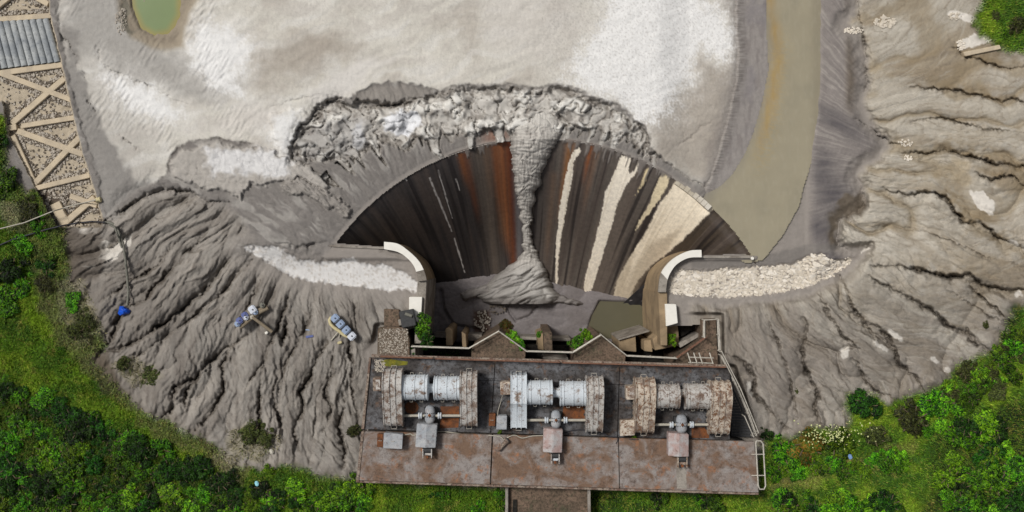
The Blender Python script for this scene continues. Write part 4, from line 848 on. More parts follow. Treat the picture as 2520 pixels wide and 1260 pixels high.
pile('stone_pile', 'dark stones strung out on the floor mud above the rubble', 1225, 758, 20, 16, 40, 1.2, 2.8, M_RUBB, -DEPTH+.6, seed=17)
pile('stone_pile', 'stones by the white slab in the upper right corner', 2350, 40, 16, 9, 40, 1.2, 2.8, M_PAVE, seed=18)
pile('stone_pile', 'stones beside the tan slab in the upper right corner', 2366, 112, 12, 14, 50, 1.2, 2.8, M_PAVE, seed=19)
tag(MB().prism([(2370, 128), (2460, 110), (2464, 120), (2376, 138)], -.5, gz_at(2410, 124)+.25).build('concrete_beam', M_BEAM, None, .03), 'single tan concrete beam lying bare on the slope, upper right corner', 'beam')

# ------------------------------------------------------------------ hoist platform
ZD, ZL = 2.5, 2.95
plat = thing('hoist_platform', P(1380, 1045, 0), 'rusty mottled concrete platform carrying the three gate hoists', 'platform')
MB().prism([(925, 900), (1785, 920), (1785, 1075), (1845, 1095), (1852, 1195), (905, 1168), (905, 1060)], -2.5, 2.3, zref=2.5).build('body', M_BLACK, plat)
def lerp(a, b, t): return (a[0]+(b[0]-a[0])*t, a[1]+(b[1]-a[1])*t)
TL, TR, BL_, BR_ = (914, 880), (1797, 906), (897, 1056), (1797, 1083)
cuts = [0, .345, .692, 1]
for i in range(3):
    for j, (v0, v1) in enumerate(((0, .27), (.27, 1))):
        q = [lerp(lerp(TL, TR, cuts[i]+(.001 if i else 0)), lerp(BL_, BR_, cuts[i]+(.001 if i else 0)), v0+(.006 if j else 0)), lerp(lerp(TL, TR, cuts[i+1]-.001), lerp(BL_, BR_, cuts[i+1]-.001), v0+(.006 if j else 0)), lerp(lerp(TL, TR, cuts[i+1]-.001), lerp(BL_, BR_, cuts[i+1]-.001), v1), lerp(lerp(TL, TR, cuts[i]+(.001 if i else 0)), lerp(BL_, BR_, cuts[i]+(.001 if i else 0)), v1)]
        MB().prism(q, 2.3, ZD+(.0 if j else .03)).build('deck_slab', M_DECKD, plat, .02)
TL2, TR2, BL2, BR2 = (897, 1062), (1856, 1087), (884, 1182), (1867, 1212)
for i, (a_, b_) in enumerate(((0, .327), (.330, .651), (.653, 1))):
    MB().prism([lerp(TL2, TR2, a_), lerp(TL2, TR2, b_), lerp(BL2, BR2, b_), lerp(BL2, BR2, a_)], 2.5, ZL).build('lower_deck_slab', M_DECKR, plat, .025)
MB().prism([(884, 1183), (1867, 1213), (1867, 1218), (884, 1188)], 2.35, ZL-.03).build('edge_beam', M_EDGE, plat, .02)
MB().prism([(914, 872), (1796, 898), (1797, 905), (914, 879)], 2.3, ZD+.14).build('edge_beam', M_EDGE, plat, .02)
MB().prism([(908, 880), (913, 880), (896, 1056), (889, 1056)], 2.3, ZD+.18).build('kerb', M_EDGE, plat, .02)
MB().prism([(889, 1062), (896, 1062), (883, 1188), (876, 1187)], 2.3, ZL+.05).build('kerb', M_EDGE, plat, .02)
MB().prism([(1664, 1150), (1688, 1151), (1690, 1203), (1666, 1202)], ZL, ZL+.012).build('patch', M_CONCG, plat, label='grey repair strip below the right hoist')
MB().prism([(938, 886), (962, 884), (1004, 890), (1002, 898), (960, 902), (940, 900)], ZD+.02, ZD+.06).build('moss_patch', m_stain('yellow_moss', (126, 120, 34), (96, 100, 40), (70, 66, 40), 1.5, fine=6), plat, .01)
for (cx_, cy_, rx_, ry_, nm) in ((1013, 1003, 17, 16, 'rust_plate'),):
    MB().prism([(cx_+rx_*math.cos(a_), cy_+ry_*math.sin(a_)) for a_ in np.linspace(0, 2*math.pi, 29)[:-1]], ZD, ZD+.04).build(nm, M_RUST, plat)
for q in ([(1084, 1000), (1130, 1000), (1130, 1021), (1084, 1021)], [(1084, 1030), (1130, 1028), (1128, 1052), (1082, 1054)], [(1386, 1000), (1440, 1000), (1440, 1032), (1384, 1030)], [(1702, 1052), (1745, 1052), (1745, 1078), (1702, 1078)]):
    MB().prism(q, ZD, ZD+.015).build('rust_stain', M_RUST, plat)

def gearprof(yn, rn, zn, ys_, rs, zs, grow=0, n=40):
    pts_ = []
    # convex hull of two circles in the y-z plane
    P2 = [(yn+(rn+grow)*math.cos(a_), zn+(rn+grow)*math.sin(a_)) for a_ in np.linspace(0, 2*math.pi, n, endpoint=False)]+[(ys_+(rs+grow)*math.cos(a_), zs+(rs+grow)*math.sin(a_)) for a_ in np.linspace(0, 2*math.pi, n, endpoint=False)]
    P2 = sorted(set(P2))
    def half(p):
        h = []
        for q in p:
            while len(h) > 1 and (h[-1][0]-h[-2][0])*(q[1]-h[-2][1])-(h[-1][1]-h[-2][1])*(q[0]-h[-2][0]) <= 0: h.pop()
            h.append(q)
        return h
    a_ = half(P2); b_ = half(P2[::-1]); return a_[:-1]+b_[:-1]
def hoist(label, gl, d1, cp_, d2, gr, gb, sh_y, mot, brk, mats, boxes, flatL=False):
    t = thing('gate_hoist', P(gb[0], gb[1], ZD), label, 'winch', 'gate hoists on the platform')
    ZC = 3.75
    mg, mdm, mh = mats
    def case(g, flat, mt):
        x0, x1, y0, y1 = g; zt = 4.3
        X0_ = P(x0, 0, zt)[0]; X1_ = P(x1, 0, zt)[0]; YN = P(0, y0, ZC)[1]; YS = P(0, y1, 3.3)[1]
        rn, rs = 1.45, .85; pr = gearprof(YN-rn, rn, ZC, YS+rs, rs, 3.35)
        if flat: pr = [(YN, ZD+.05), (YN, 4.55), (YN-2.6, 4.85), (YN-3.2, 4.3), (YS+.1, 3.9), (YS, 3.3), (YS, ZD+.05)]
        c_ = MB().xprof(pr, X0_, X1_).build('gear_case', mt, t, 0, 35)
        cy = sum(p[0] for p in pr)/len(pr); cz_ = sum(p[1] for p in pr)/len(pr)
        big_ = [(cy+(y-cy)*1.035, cz_+(zz-cz_)*1.07) for y, zz in pr]
        for f_ in (0.02, .36, .66, .98):
            xx = X0_+(X1_-X0_)*f_; MB().xprof(big_, xx-.045, xx+.045).build('flange', mt, c_, 0, 35)
        m = MB()
        for k in range(9):
            yy = YN-.4-k*(YN-YS-.8)/8
            for xs_ in (X0_-.06, X1_+.06): m.box((xs_, yy, ZD+.3), (.16, .14, .35))
        m.build('foot_bolts', M_DARK, c_)['kind'] = 'stuff'
        for yy in (YN+.04, YS-.06):
            xm = (X0_+X1_)/2; MB().tube([(xm-.25, yy, 3.4), (xm-.25, yy+(.22 if yy > 0 and False else (.2 if yy == YN+.04 else -.2)), 3.4), (xm+.25, yy+(.2 if yy == YN+.04 else -.2), 3.4), (xm+.25, yy, 3.4)], .025, 6).build('lifting_lug', M_RAIL, c_)
    case(gl, flatL, mg[0]); case(gr, False, mg[1])
    def drum(d):
        x0, x1, y0, y1 = d; A = P(x0, (y0+y1)/2, ZC); B = P(x1, (y0+y1)/2, ZC); r_ = (y1-y0)/2*S*(H-ZC)/H; L_ = B[0]-A[0]
        pf = [(0, r_*.9), (.02, r_)]; pf += [(L_-.02, r_), (L_, r_*.9)]
        o = MB().lathe(A, (1, 0, 0), pf, 40).build('rope_drum', mdm, t, 0, 35)
        for f_ in (.03, .14, .5, .86, .97):
            x_ = A[0]+L_*f_; MB().lathe((x_-.035, A[1], ZC), (1, 0, 0), [(0, r_+.0), (.005, r_+.06), (.065, r_+.06), (.07, r_)], 40).build('band', mdm, o, 0, 35)
        for s_ in (1, -1):
            for f_ in (.33, .7):
                x_ = A[0]+L_*f_+random.uniform(-.1, .1); yb = A[1]+s_*(r_-.02); MB().tube([(x_-.13, yb, ZC), (x_-.13, yb+s_*.22, ZC), (x_+.13, yb+s_*.22, ZC), (x_+.13, yb, ZC)], .022, 6).build('handle', M_RAIL, o)
        MB().box(((A[0]+B[0])/2, A[1], ZD+.25), (L_*.8, r_*1.3, .5)).build('saddle', M_DARK, t)
    drum(d1); drum(d2)
    A = P(cp_[0], (cp_[2]+cp_[3])/2, ZC); B = P(cp_[1], (cp_[2]+cp_[3])/2, ZC); r_ = (cp_[3]-cp_[2])/2*S
    L_ = B[0]-A[0]; MB().lathe(A, (1, 0, 0), [(-.3, r_), (.12*L_, r_), (.15*L_, r_*.8), (.85*L_, r_*.8), (.88*L_, r_), (L_+.3, r_)], 28).build('drum_coupling', mdm, t, 0, 35)
    # central gearbox
    C0 = Vector(P(gb[0], gb[1], 3.4)); hw, hh = gb[2]*S/2, gb[3]*S/2
    g_ = MB().lathe(C0+Vector((0, hh, 0)), (0, -1, 0), [(0, hw*.35), (hh*.12, hw*.7), (hh*.4, hw*.95), (hh*.95, hw), (hh*1.05, hw), (hh*1.6, hw*.95), (hh*1.88, hw*.7), (2*hh, hw*.4)], 24).build('gearbox', M_HOOD, t, 0, 35)
    MB().lathe(C0+Vector((0, 0, hw*.9)), (0, 0, 1), [(0, .14), (.1, .14), (.14, .09)], 12).build('filler_cap', M_RUST, g_)
    m = MB()
    for a_ in np.linspace(0, math.pi, 9):
        for yy in (-.16, .16): m.cyl(C0+Vector((math.cos(a_)*(hw+.0), yy, math.sin(a_)*(hw+.0))), C0+Vector((math.cos(a_)*(hw+.07), yy, math.sin(a_)*(hw+.07))), .045, 6)
    m.build('bolts', M_DARK, g_)['kind'] = 'stuff'
    MB().lathe(C0+Vector((0, .03, 0)), (0, -1, 0), [(-.1, hw*1.08), (.04, hw*1.08)], 24).build('split_flange', M_HOOD, g_)
    MB().box(C0+Vector((0, 0, -.6)), (hw*2.4, hh*1.4, .6)).build('gearbox_base', M_DARK, t)
    for s_, xe in ((-1, gl[1]), (1, gr[0])):
        xa = P(xe, 0, 3.4)[0]; y_ = P(0, sh_y, 3.4)[1]; xb = C0.x+s_*hw*.7
        MB().cyl((xa, y_, 3.4), (xb, y_, 3.4), .13, 14).build('shaft', M_PIPE, t, 0, 35)
        xc = C0.x+s_*(hw+.42); MB().lathe((xc-.17, y_, 3.4), (1, 0, 0), [(0, .3), (.12, .32), (.13, .22), (.21, .22), (.22, .32), (.34, .3)], 18).build('shaft_coupling', M_PA, t, 0, 35)
    # motor under a sheet-metal hood
    x0, x1, y0, y1, sk_ = mot; zt = 4.0
    m = MB(); q = [(x0+sk_, y0), (x1+sk_, y0+4), (x1-sk_, y1+2), (x0-sk_, y1)]; tp_ = [P(a_, b_, zt) for a_, b_ in q]; xm = (tp_[0][0]+tp_[1][0])/2; xm2 = (tp_[2][0]+tp_[3][0])/2
    v = [tp_[0], (xm, tp_[0][1]-.04, zt+.28), tp_[1], tp_[2], (xm2, tp_[3][1]-.03, zt+.28), tp_[3]]; v += [(a_[0], a_[1], ZL+.02) for a_ in v]
    m.add(v, [(0, 1, 4, 5), (1, 2, 3, 4), (0, 6, 7, 1), (1, 7, 8, 2), (2, 8, 9, 3), (3, 9, 10, 4), (4, 10, 11, 5), (5, 11, 6, 0), (6, 11, 10, 9, 8, 7)])
    hd = m.build('motor_hood', mh, t, .04)
    m = MB()
    for k in range(6):
        f_ = (k+.5)/6; a_ = Vector(tp_[1]).lerp(Vector(tp_[2]), f_); m.box((a_.x+.03, a_.y, zt-.35), (.05, .12, .4))
    m.build('vent_louvre', M_DARK, hd)
    MB().cyl((C0.x, C0.y-hh, 3.4), (C0.x, tp_[0][1]+.1, 3.4), .18, 12).build('shaft', M_PIPE, t, 0, 35)
    # brake / limit switch behind the motor
    bx, by, bw, bh = brk; B0 = Vector(P(bx, by, 3.5))
    b_ = MB().box(B0+Vector((0, 0, -.2)), (bw*S*.75, bh*S*.5, .6)).build('brake', mg[0], t, .03)
    MB().lathe(B0+Vector((-bw*S*.45, .25, .05)), (1, 0, 0), [(0, .2), (.1, .28), (bw*S*.8, .28), (bw*S*.9, .2)], 14).build('brake_wheel', M_DARK, b_, 0, 35)
    for s_ in (-1, 1): MB().box(B0+Vector((s_*bw*S*.42, -.02, .12)), (.09, bh*S*.9, .5)).build('brake_arm', mg[1], b_)
    MB().cyl(B0+Vector((0, -.35, .1)), B0+Vector((0, -.35, .35)), .13, 10).build('solenoid', M_RUST, b_)
    MB().cyl(B0+Vector((.1, .5, .0)), B0+Vector((.1, .2, .0)), .12, 10).build('stub_shaft', M_PIPE, b_)
    for (a0, b0, a1, b1, mt) in boxes:
        c_ = P((a0+a1)/2, (b0+b1)/2, 3.6); MB().box((c_[0], c_[1], 3.25), ((a1-a0)*S*.95, (b1-b0)*S*.95, 1.1), .03).build('limit_switch_box', mt, t, .05)
        MB().box((c_[0]+.1, c_[1], 3.83), ((a1-a0)*S*.5, (b1-b0)*S*.7, .07), .03).build('box_lid', M_PB, t, .02)
    return t
hoist('left gate hoist, white-blue painted drums with a rusty round plate beneath', (943, 990, 907, 1048), (990, 1055, 922, 984), (1055, 1068, 942, 969), (1068, 1133, 926, 984), (1133, 1174, 914, 1048), (1058, 1020, 25, 43), 1023, (1024, 1074, 1042, 1100, 2), (1052, 1114, 24, 24), ((M_PB, M_PB), M_PA, M_HOOD), [(918, 929, 939, 962, M_EDGE)])
hoist('middle gate hoist with a flat-topped left gear case and pinkish motor hood', (1257, 1296, 921, 1052), (1297, 1360, 936, 995), (1360, 1377, 952, 980), (1377, 1442, 938, 998), (1443, 1484, 926, 1062), (1368, 1032, 24, 43), 1034, (1337, 1384, 1054, 1112, 1), (1366, 1127, 22, 26), ((M_PA, M_PB), M_PA, M_HOODP), [(1231, 939, 1256, 971, M_PC)], True)
hoist('right gate hoist, the most heavily rusted with brown gear cases', (1563, 1611, 929, 1064), (1612, 1671, 945, 1004), (1671, 1684, 956, 980), (1683, 1748, 944, 1006), (1748, 1797, 937, 1067), (1677, 1043, 27, 44), 1045, (1645, 1695, 1065, 1122, 0), (1678, 1136, 25, 27), ((M_PC, M_PC), M_PB, M_HOODP), [(1540, 949, 1567, 983, M_PC)])

def cabinet(name, q, z0, z1, mt, label, bev=.04, lid=None):
    m = MB().prism(q, z0, z1); o = m.build(name, mt, None, bev); o.data.name = name; tag(o, label, 'box')
    cx_ = sum(a for a, _ in q)/len(q); cy_ = sum(b for _, b in q)/len(q)
    loc = Vector(P(cx_, cy_, z0)); o.data.transform(__import__('mathutils').Matrix.Translation(-loc)); o.location = loc
    MB_ = MB(); qq = [((a-cx_)*1.06+cx_, (b-cy_)*1.06+cy_) for a, b in q]; MB_.prism(qq, z1+.002, z1+.07); l_ = MB_.build('lid', lid or mt, o, .02)
    MB_ = MB(); c_ = P(cx_, cy_, z1); MB_.tube([(c_[0]-.15, c_[1], z1+.07), (c_[0]-.15, c_[1], z1+.17), (c_[0]+.15, c_[1], z1+.17), (c_[0]+.15, c_[1], z1+.07)], .02, 6); MB_.build('lid_handle', M_RAIL, o)
    return o
cabinet('control_cabinet', [(946, 1066), (990, 1070), (988, 1104), (944, 1102)], ZL, 3.9, M_HOOD, 'grey control cabinet below the left gear case of the left hoist')
cabinet('cable_box', [(929, 1068), (944, 1069), (942, 1100), (928, 1099)], ZL, 3.5, M_RUST, 'orange rusted box attached left of the grey control cabinet')
cabinet('cable_box', [(1204, 1019), (1219, 1019), (1218, 1048), (1203, 1047)], ZD, 3.4, M_RUST, 'terracotta coloured box between the left and middle hoists')
cabinet('control_cabinet', [(1223, 1024), (1247, 1024), (1246, 1056), (1222, 1056)], ZD, 3.6, M_HOOD, 'grey control cabinet beside the terracotta box')
cabinet('control_cabinet', [(1528, 1036), (1562, 1034), (1561, 1070), (1527, 1072)], ZD, 3.6, M_PC, 'rust-streaked control cabinet left of the right hoist')
a_ = P(1250, 1082, ZL+.25); b_ = P(1224, 1110, ZL+.25)
t = thing('lamp_fitting', P(1237, 1096, ZL), 'pale cylindrical lamp fitting lying on the lower deck', 'lamp'); MB().lathe(a_, Vector(b_)-Vector(a_), [(0, .12), (.06, .26), (.25, .27), (.3, .2), (1.3, .2), (1.4, .14)], 16).build('housing', M_EDGE, t, 0, 35); MB().lathe(Vector(a_)-(Vector(b_)-Vector(a_))*.02, Vector(b_)-Vector(a_), [(0, .28), (.08, .28)], 16).build('rim', M_DARK, t)
def wire(name, pts_, r_, mat, label, cat, z_=None):
    ps = [Vector(P(a, b, c)) for a, b, c in pts_]; out = []
    for i in range(len(ps)-1):
        p0, p1, p2, p3 = ps[max(i-1, 0)], ps[i], ps[i+1], ps[min(i+2, len(ps)-1)]
        for k in range(7):
            u = k/7; out.append(.5*((2*p1)+(-p0+p2)*u+(2*p0-5*p1+4*p2-p3)*u*u+(-p0+3*p1-3*p2+p3)*u**3))
    out.append(ps[-1]); o = MB().tube(out, r_, 8).build(name, mat, None, 0, 60); return tag(o, label, cat)
zc_ = ZL+.06
wire('cable', [(988, 1072, 3.1), (1010, 1068, zc_), (1020, 1071, zc_), (1080, 1062, 2.6), (1140, 1068, 2.6), (1222, 1073, zc_), (1240, 1083, zc_)], .05, M_PIPE, 'pale cable running along the deck step from the left hoist', 'cable')
wire('cable', [(1240, 1082, zc_+.1), (1265, 1071, zc_), (1285, 1078, zc_), (1310, 1073, zc_), (1336, 1072, zc_)], .045, M_PIPE, 'pale zigzag cable beside the lying lamp fitting', 'cable')
wire('cable', [(1384, 1066, 2.6), (1420, 1058, 2.6), (1470, 1062, 2.6), (1500, 1074, zc_), (1520, 1078, zc_), (1516, 1092, zc_)], .04, M_CABLE, 'black cable curling right of the middle hoist', 'cable')
wire('cable', [(1526, 1076, 2.6), (1560, 1082, zc_), (1600, 1080, 2.6), (1645, 1076, 2.6)], .04, M_CABLE, 'black cable between the rusted cabinet and the right motor', 'cable')
wire('cable', [(1237, 972, 3.4), (1232, 990, 2.7), (1226, 1010, 2.7), (1224, 1022, 3.2)], .035, M_PIPE, 'thin conduit dropping from the switch box of the middle hoist', 'cable')

# railings ---------------------------------------------------------
def railing(label, pts_, z0, hts, mat, r=.04, posts=True, every=2.0, cat='railing', name='railing'):
    """pts_ px at base height"""
    t = thing(name, P(pts_[0][0], pts_[0][1], z0), label, cat)
    W = [Vector(P(a, b, z0)) for a, b in pts_]
    for h in hts: MB().tube([w_+Vector((0, 0, h)) for w_ in W], r, 8).build('rail', mat, t)
    if posts:
        for i in range(len(W)-1):
            n = max(1, int(round((W[i+1]-W[i]).length/every)))
            for k in range(n+(1 if i == len(W)-2 else 0)):
                p_ = W[i].lerp(W[i+1], k/n); MB().cyl(p_, p_+Vector((0, 0, max(hts))), r*1.05, 8).build('post', mat, t)
    return t
ZG = .3
railing('rusty handrail along the left part of the platform north edge', [(940, 876), (1066, 880)], ZD+.14, (.35, .75), M_RAILR, .05, every=1.7)
railing('rusty handrail in front of the gap between left and middle hoists', [(1074, 881), (1200, 885), (1376, 890)], ZD+.14, (.35, .75), M_RAILR, .05, every=1.7)
railing('rusty handrail along the right half of the platform north edge', [(1384, 891), (1530, 895), (1780, 902)], ZD+.14, (.35, .75), M_RAILR, .05, every=1.7)
railing('grey double handrail over the left gate opening', [(1016, 850), (1155, 855)], ZG, (.6, 1.15), M_RAIL, .065)
railing('zigzag handrail round the left pier nose', [(1155, 855), (1228, 813), (1296, 862)], ZG, (.6, 1.15), M_RAIL, .065)
railing('grey double handrail over the middle gate opening', [(1296, 862), (1408, 865)], ZG, (.6, 1.15), M_RAIL, .065)
railing('zigzag handrail round the right pier nose', [(1408, 865), (1477, 822), (1540, 873)], ZG, (.6, 1.15), M_RAIL, .065)
railing('grey double handrail over the right gate opening', [(1540, 873), (1660, 879)], ZG, (.6, 1.15), M_RAIL, .065)
railing('brown slanting handrail beside the right abutment', [(1660, 879), (1732, 828)], ZG, (.6, 1.1), M_RAILR, .05)
railing('square cage of rails around the narrow ledge on the right abutment', [(1728, 828), (1728, 786), (1762, 784), (1766, 862)], ZG, (.6, 1.15), M_RAIL, .065, every=1.5)
railing('long inner handrail of the stair down the platform right side', [(1768, 872), (1800, 935), (1835, 1015), (1852, 1065)], ZD-1.2, (.9, 1.5), M_RAIL, .055, every=2.2)
railing('outer handrail of the stair ending in a looped rail', [(1770, 862), (1815, 950), (1860, 1060), (1848, 1070), (1826, 1020)], ZD-.2, (1.0,), M_RAIL, .055, every=2.6)
t = thing('railing', P(1866, 1150, ZL), 'tall looped rail standing beyond the lower right end of the platform', 'railing')
lp = [(1861, 1085), (1872, 1085), (1878, 1092), (1884, 1196), (1880, 1204), (1870, 1204), (1866, 1196), (1860, 1092), (1861, 1085)]
MB().tube([P(a, b, ZL+.5) for a, b in lp], .07, 8).build('rail', M_RAIL, t)
for y_ in (1118, 1170): MB().tube([P(1850, y_, ZL+.1), P(1862, y_, ZL+.5), P(1882, y_, ZL+.5)], .05, 8).build('post', M_RAIL, t)
# stairs
t = thing('stairs', P(1815, 980, 1), 'dark metal stair descending along the right side of the platform', 'stairs')
for k in range(22):
    f_ = k/21; y_ = 1068-f_*150; zz = .2+f_*2.2; xr_ = 1852-f_*70
    MB().prism([(1798, y_), (xr_, y_+1), (xr_, y_+7), (1798, y_+6)], zz-.05, zz).build('tread', M_DARK, t)
for x0_, x1_ in ((1800, 1798), (1856, 1784)): MB().tube([P(x0_, 1074, .3), P(x1_, 914, 2.4)], .09, 6).build('stringer', M_DARK, t)
t = thing('ladder', P(1725, 885, ZG), 'short grey metal ladder frame at the platform right corner, north side', 'ladder')
for x_ in (1698, 1713, 1726, 1752): MB().tube([P(x_-6, 868, ZG+1.2), P(x_+6, 905, ZG+1.6)], .06, 6).build('rail', M_RAIL, t)
for f_ in (.3, .65): MB().tube([P(1694, 868+37*f_, ZG+1.3), P(1756, 870+37*f_, ZG+1.3)], .06, 6).build('rung', M_RAIL, t)

# ------------------------------------------------------------------ gate structure north of the platform
gs = thing('gate_structure', P(1350, 860, 0), 'brown mossy concrete piers and pits of the gate intake north of the platform', 'intake')
def gp(nm, poly, z0, z1, mt, bev=.04, label=None): return MB().prism(poly, z0, z1).build(nm, mt, gs, bev, label=label)
gp('pier', [(1160, 898), (1160, 858), (1228, 815), (1294, 864), (1290, 902)], -DEPTH, ZG, M_PIER)
gp('pier', [(1412, 904), (1412, 869), (1478, 826), (1540, 876), (1536, 908)], -DEPTH, ZG, M_PIER)
gp('abutment', [(1666, 912), (1664, 884), (1728, 836), (1727, 786), (1762, 784), (1768, 915)], -DEPTH, ZG, M_PIER)
gp('abutment', [(928, 890), (930, 808), (950, 804), (998, 806), (1008, 835), (1008, 890)], -DEPTH, ZG+.5, M_PIER)
gp('pit_wall', [(1008, 860), (1022, 858), (1022, 900), (1008, 900)], -DEPTH, ZG+.2, M_CONCG)
gp('pit_floor', [(1000, 850), (1720, 850), (1720, 960), (1000, 960)], -DEPTH-1, -7.5, M_BLACK, 0)
gp('pit_beam', [(1336, 879), (1398, 880), (1398, 900), (1336, 899)], -7.4, -4, M_CONCG)
for q in ([(1068, 820), (1100, 822), (1100, 832), (1068, 830)], [(1140, 823), (1186, 824), (1186, 840), (1140, 838)], [(1280, 828), (1330, 830), (1330, 837), (1280, 836)], [(1358, 832), (1404, 832), (1404, 840), (1358, 839)]): gp('sill_beam', q, -DEPTH, -8, M_CONCG)
for q in ([(1096, 810), (1106, 806), (1114, 812), (1114, 850), (1098, 850)], [(1136, 816), (1146, 822), (1148, 856), (1138, 854)], [(1322, 826), (1338, 820), (1338, 862), (1324, 860)], [(1585, 838), (1602, 836), (1606, 866), (1586, 864)]): gp('gate_guide', q, -DEPTH, -4, M_CONCT)
gp('gate_post', [(1338, 818), (1358, 818), (1360, 864), (1340, 862)], -DEPTH, -.6, M_PIER)
gp('training_wall', [(1522, 837), (1564, 826), (1566, 866), (1524, 862)], -DEPTH, -5, M_CONCT); gp('training_wall', [(1522, 834), (1598, 812), (1599, 816), (1522, 838)], -DEPTH, -4.6, M_CONCG)
gp('training_wall', [(1640, 803), (1668, 796), (1672, 850), (1612, 862), (1606, 836)], -DEPTH, -2.2, M_CONCT)
gp('service_slab', [(1670, 845), (1722, 818), (1724, 827), (1674, 856)], -DEPTH, -1.5, M_CONCG)
gp('service_slab', [(1066, 835), (1100, 838), (1100, 850), (1066, 850)], -DEPTH, -9, M_BLACK)
gp('service_slab', [(1672, 790), (1722, 782), (1722, 800), (1676, 830)], -DEPTH, -3, M_BLACK)
gp('walkway', [(1018, 850), (1158, 855), (1158, 858), (1018, 853)], ZG-.25, ZG-.02, M_CONCG, .01)
gp('walkway', [(1294, 862), (1412, 865), (1412, 868), (1294, 865)], ZG-.25, ZG-.02, M_CONCG, .01)
gp('walkway', [(1540, 873), (1664, 879), (1664, 883), (1540, 877)], ZG-.25, ZG-.02, M_PIER, .01)
# rubble lying on the left abutment
for nm_, mt_, nn_ in (('pale', M_STONE, 700), ('dark', M_RUBB, 900)):
    tag(scatter_stones('gravel', [(random.uniform(932, 1004), random.uniform(809, 876), ZG+.5) for _ in range(nn_)], .6, 1.7, mt_, None, 21), nm_+' grit among the gravel covering the left abutment roof by the platform corner', 'stones')
tag(scatter_stones('gravel', [(random.uniform(922, 948), random.uniform(885, 915), ZD+.05) for _ in range(160)], .8, 1.8, M_STONE, None, 23), 'white grit on the top left corner of the platform', 'stones')
tag(MB().prism([(945, 760), (982, 762), (984, 804), (945, 806)], -.5, .25).build('brick_slab', M_PIER, None, .04), 'brown brick-coloured slab in the mud above the left abutment', 'slab')
t = thing('gate_motor', P(1002, 785, .3), 'broken black gate motor half hidden by the green bush on the left', 'machine')
MB().box(P(1004, 783, .7), (1.4, 1.6, .9), .2).build('housing', M_DARK, t, .05); MB().box(P(990, 792, .5), (.7, .6, .5), .2).build('gear_box', M_CONCG, t, .05); MB().cyl(P(997, 772, 1.2), P(1014, 778, 1.2), .16, 12).build('roller', M_HOSE, t)
# service bridge south of the platform
t = thing('service_bridge', P(1348, 1240, 0), 'brown rusted service bridge leaving the platform to the south', 'bridge')
MB().prism([(1250, 1190), (1446, 1196), (1450, 1420), (1250, 1420)], .8, 1.3).build('deck', M_PIER, t)
for q in ([(1244, 1188), (1251, 1188), (1249, 1420), (1242, 1420)], [(1446, 1194), (1453, 1194), (1456, 1420), (1449, 1420)]): MB().prism(q, .8, 1.9).build('parapet', M_CONCG, t, .03)
MB().prism([(1262, 1230), (1272, 1230), (1270, 1420), (1260, 1420)], 1.3, 1.45).build('kerb', M_BLACK, t)

# ------------------------------------------------------------------ rafts, hose, bag
def jug(name, px_, py_, z_, ang_, sz, mt, label, par):
    m = MB().box(P(px_, py_, z_), (sz*S, sz*S*1.08, .5), ang_); o = m.build(name, mt, par, .1, 40)
    if label: o['label'] = label
    c = Vector(P(px_, py_, z_+.25)); MB().lathe(c, (0, 0, 1), [(0, .07), (.08, .07), (.09, .04)], 10).build('cap', M_DARK, o)
    return o
g1 = gz_max(838, 805)+.25
t = thing('float_raft', P(838, 805, g1-.3), 'raft of four blue-grey drums lashed to a yellow frame, on the mud', 'raft', 'rafts stranded on the mud')
for i, (x_, y_) in enumerate(((825, 783), (838, 797), (852, 812), (866, 827))): jug('drum', x_, y_, g1+.25, R(-47), 18, M_DRUMB if i < 3 else M_DRUMW, None, t)
MB().tube([P(a, b, g1+.05) for a, b in ((816, 780), (811, 787), (813, 797), (822, 806), (835, 815), (845, 824), (857, 829))], .17, 8).build('frame', M_YEL, t, 0, 60)
MB().tube([P(834, 815, g1), P(815, 838, g1-.2)], .07, 8).build('leg', M_PIPE, t); MB().tube([P(836, 818, g1), P(835, 832, g1-.25)], .07, 8).build('leg', M_PIPE, t)
m = MB(); 
for i, (x_, y_) in enumerate(((831.5, 790), (845, 804.5), (859, 819.5))): m.box(P(x_, y_, g1+.36), (.06, .75, .3), R(-47))
m.build('strap', M_DARK, t)
tag(MB().box(P(836, 843, gz_at(836, 843)+.1), (.45, .25, .2), .3).build('foam_block', M_YEL, None, .05), 'small yellow foam block below the four-drum raft', 'foam')
g2 = gz_max(620, 780)+.3
t = thing('float_raft', P(622, 780, g2-.3), 'broken raft with grey curved beam, long pole and mixed blue and white drums', 'raft', 'rafts stranded on the mud')
for (x_, y_, s_, mt) in ((590, 789, 15, M_DRUMN), (585, 797, 13, M_DRUMB), (603, 776, 15, M_DRUMN), (606, 781, 12, M_DRUMW), (622, 762, 18, M_DRUMW), (629, 768, 12, M_DRUMB), (646, 751, 12, M_HOSE)): jug('drum', x_, y_, g2+.25+random.uniform(0, .1), R(35), s_, mt, None, t)
MB().tube([P(a, b, g2+.1) for a, b in ((592, 806), (606, 794), (622, 780), (640, 768), (660, 758))], .2, 8).build('beam', M_WOOD, t, 0, 60)
MB().prism([(630, 762), (654, 750), (661, 759), (636, 772)], g2, g2+.2).build('board', M_WOOD, t, .03)
MB().tube([P(621, 780, g2+.4), P(670, 817, g2+.2)], .16, 10).build('pole', M_WOOD, t, 0, 60); MB().lathe(P(621, 780, g2+.3), (0, 0, 1), [(0, .2), (.2, .2)], 12).build('joint', M_PIPE, t)
tag(MB().box(P(656, 819, gz_at(656, 819)+.12), (.3, .26, .24), .5).build('foam_block', M_WHITE, None, .05), 'small white block lying by the end of the raft pole', 'foam')
tag(MB().box(P(762, 828, gz_at(762, 828)+.06), (.75, .22, .1), .15).build('plastic_scrap', M_DRUMN, None, .03), 'violet-blue plastic scrap half sunk in mud between the rafts', 'litter')
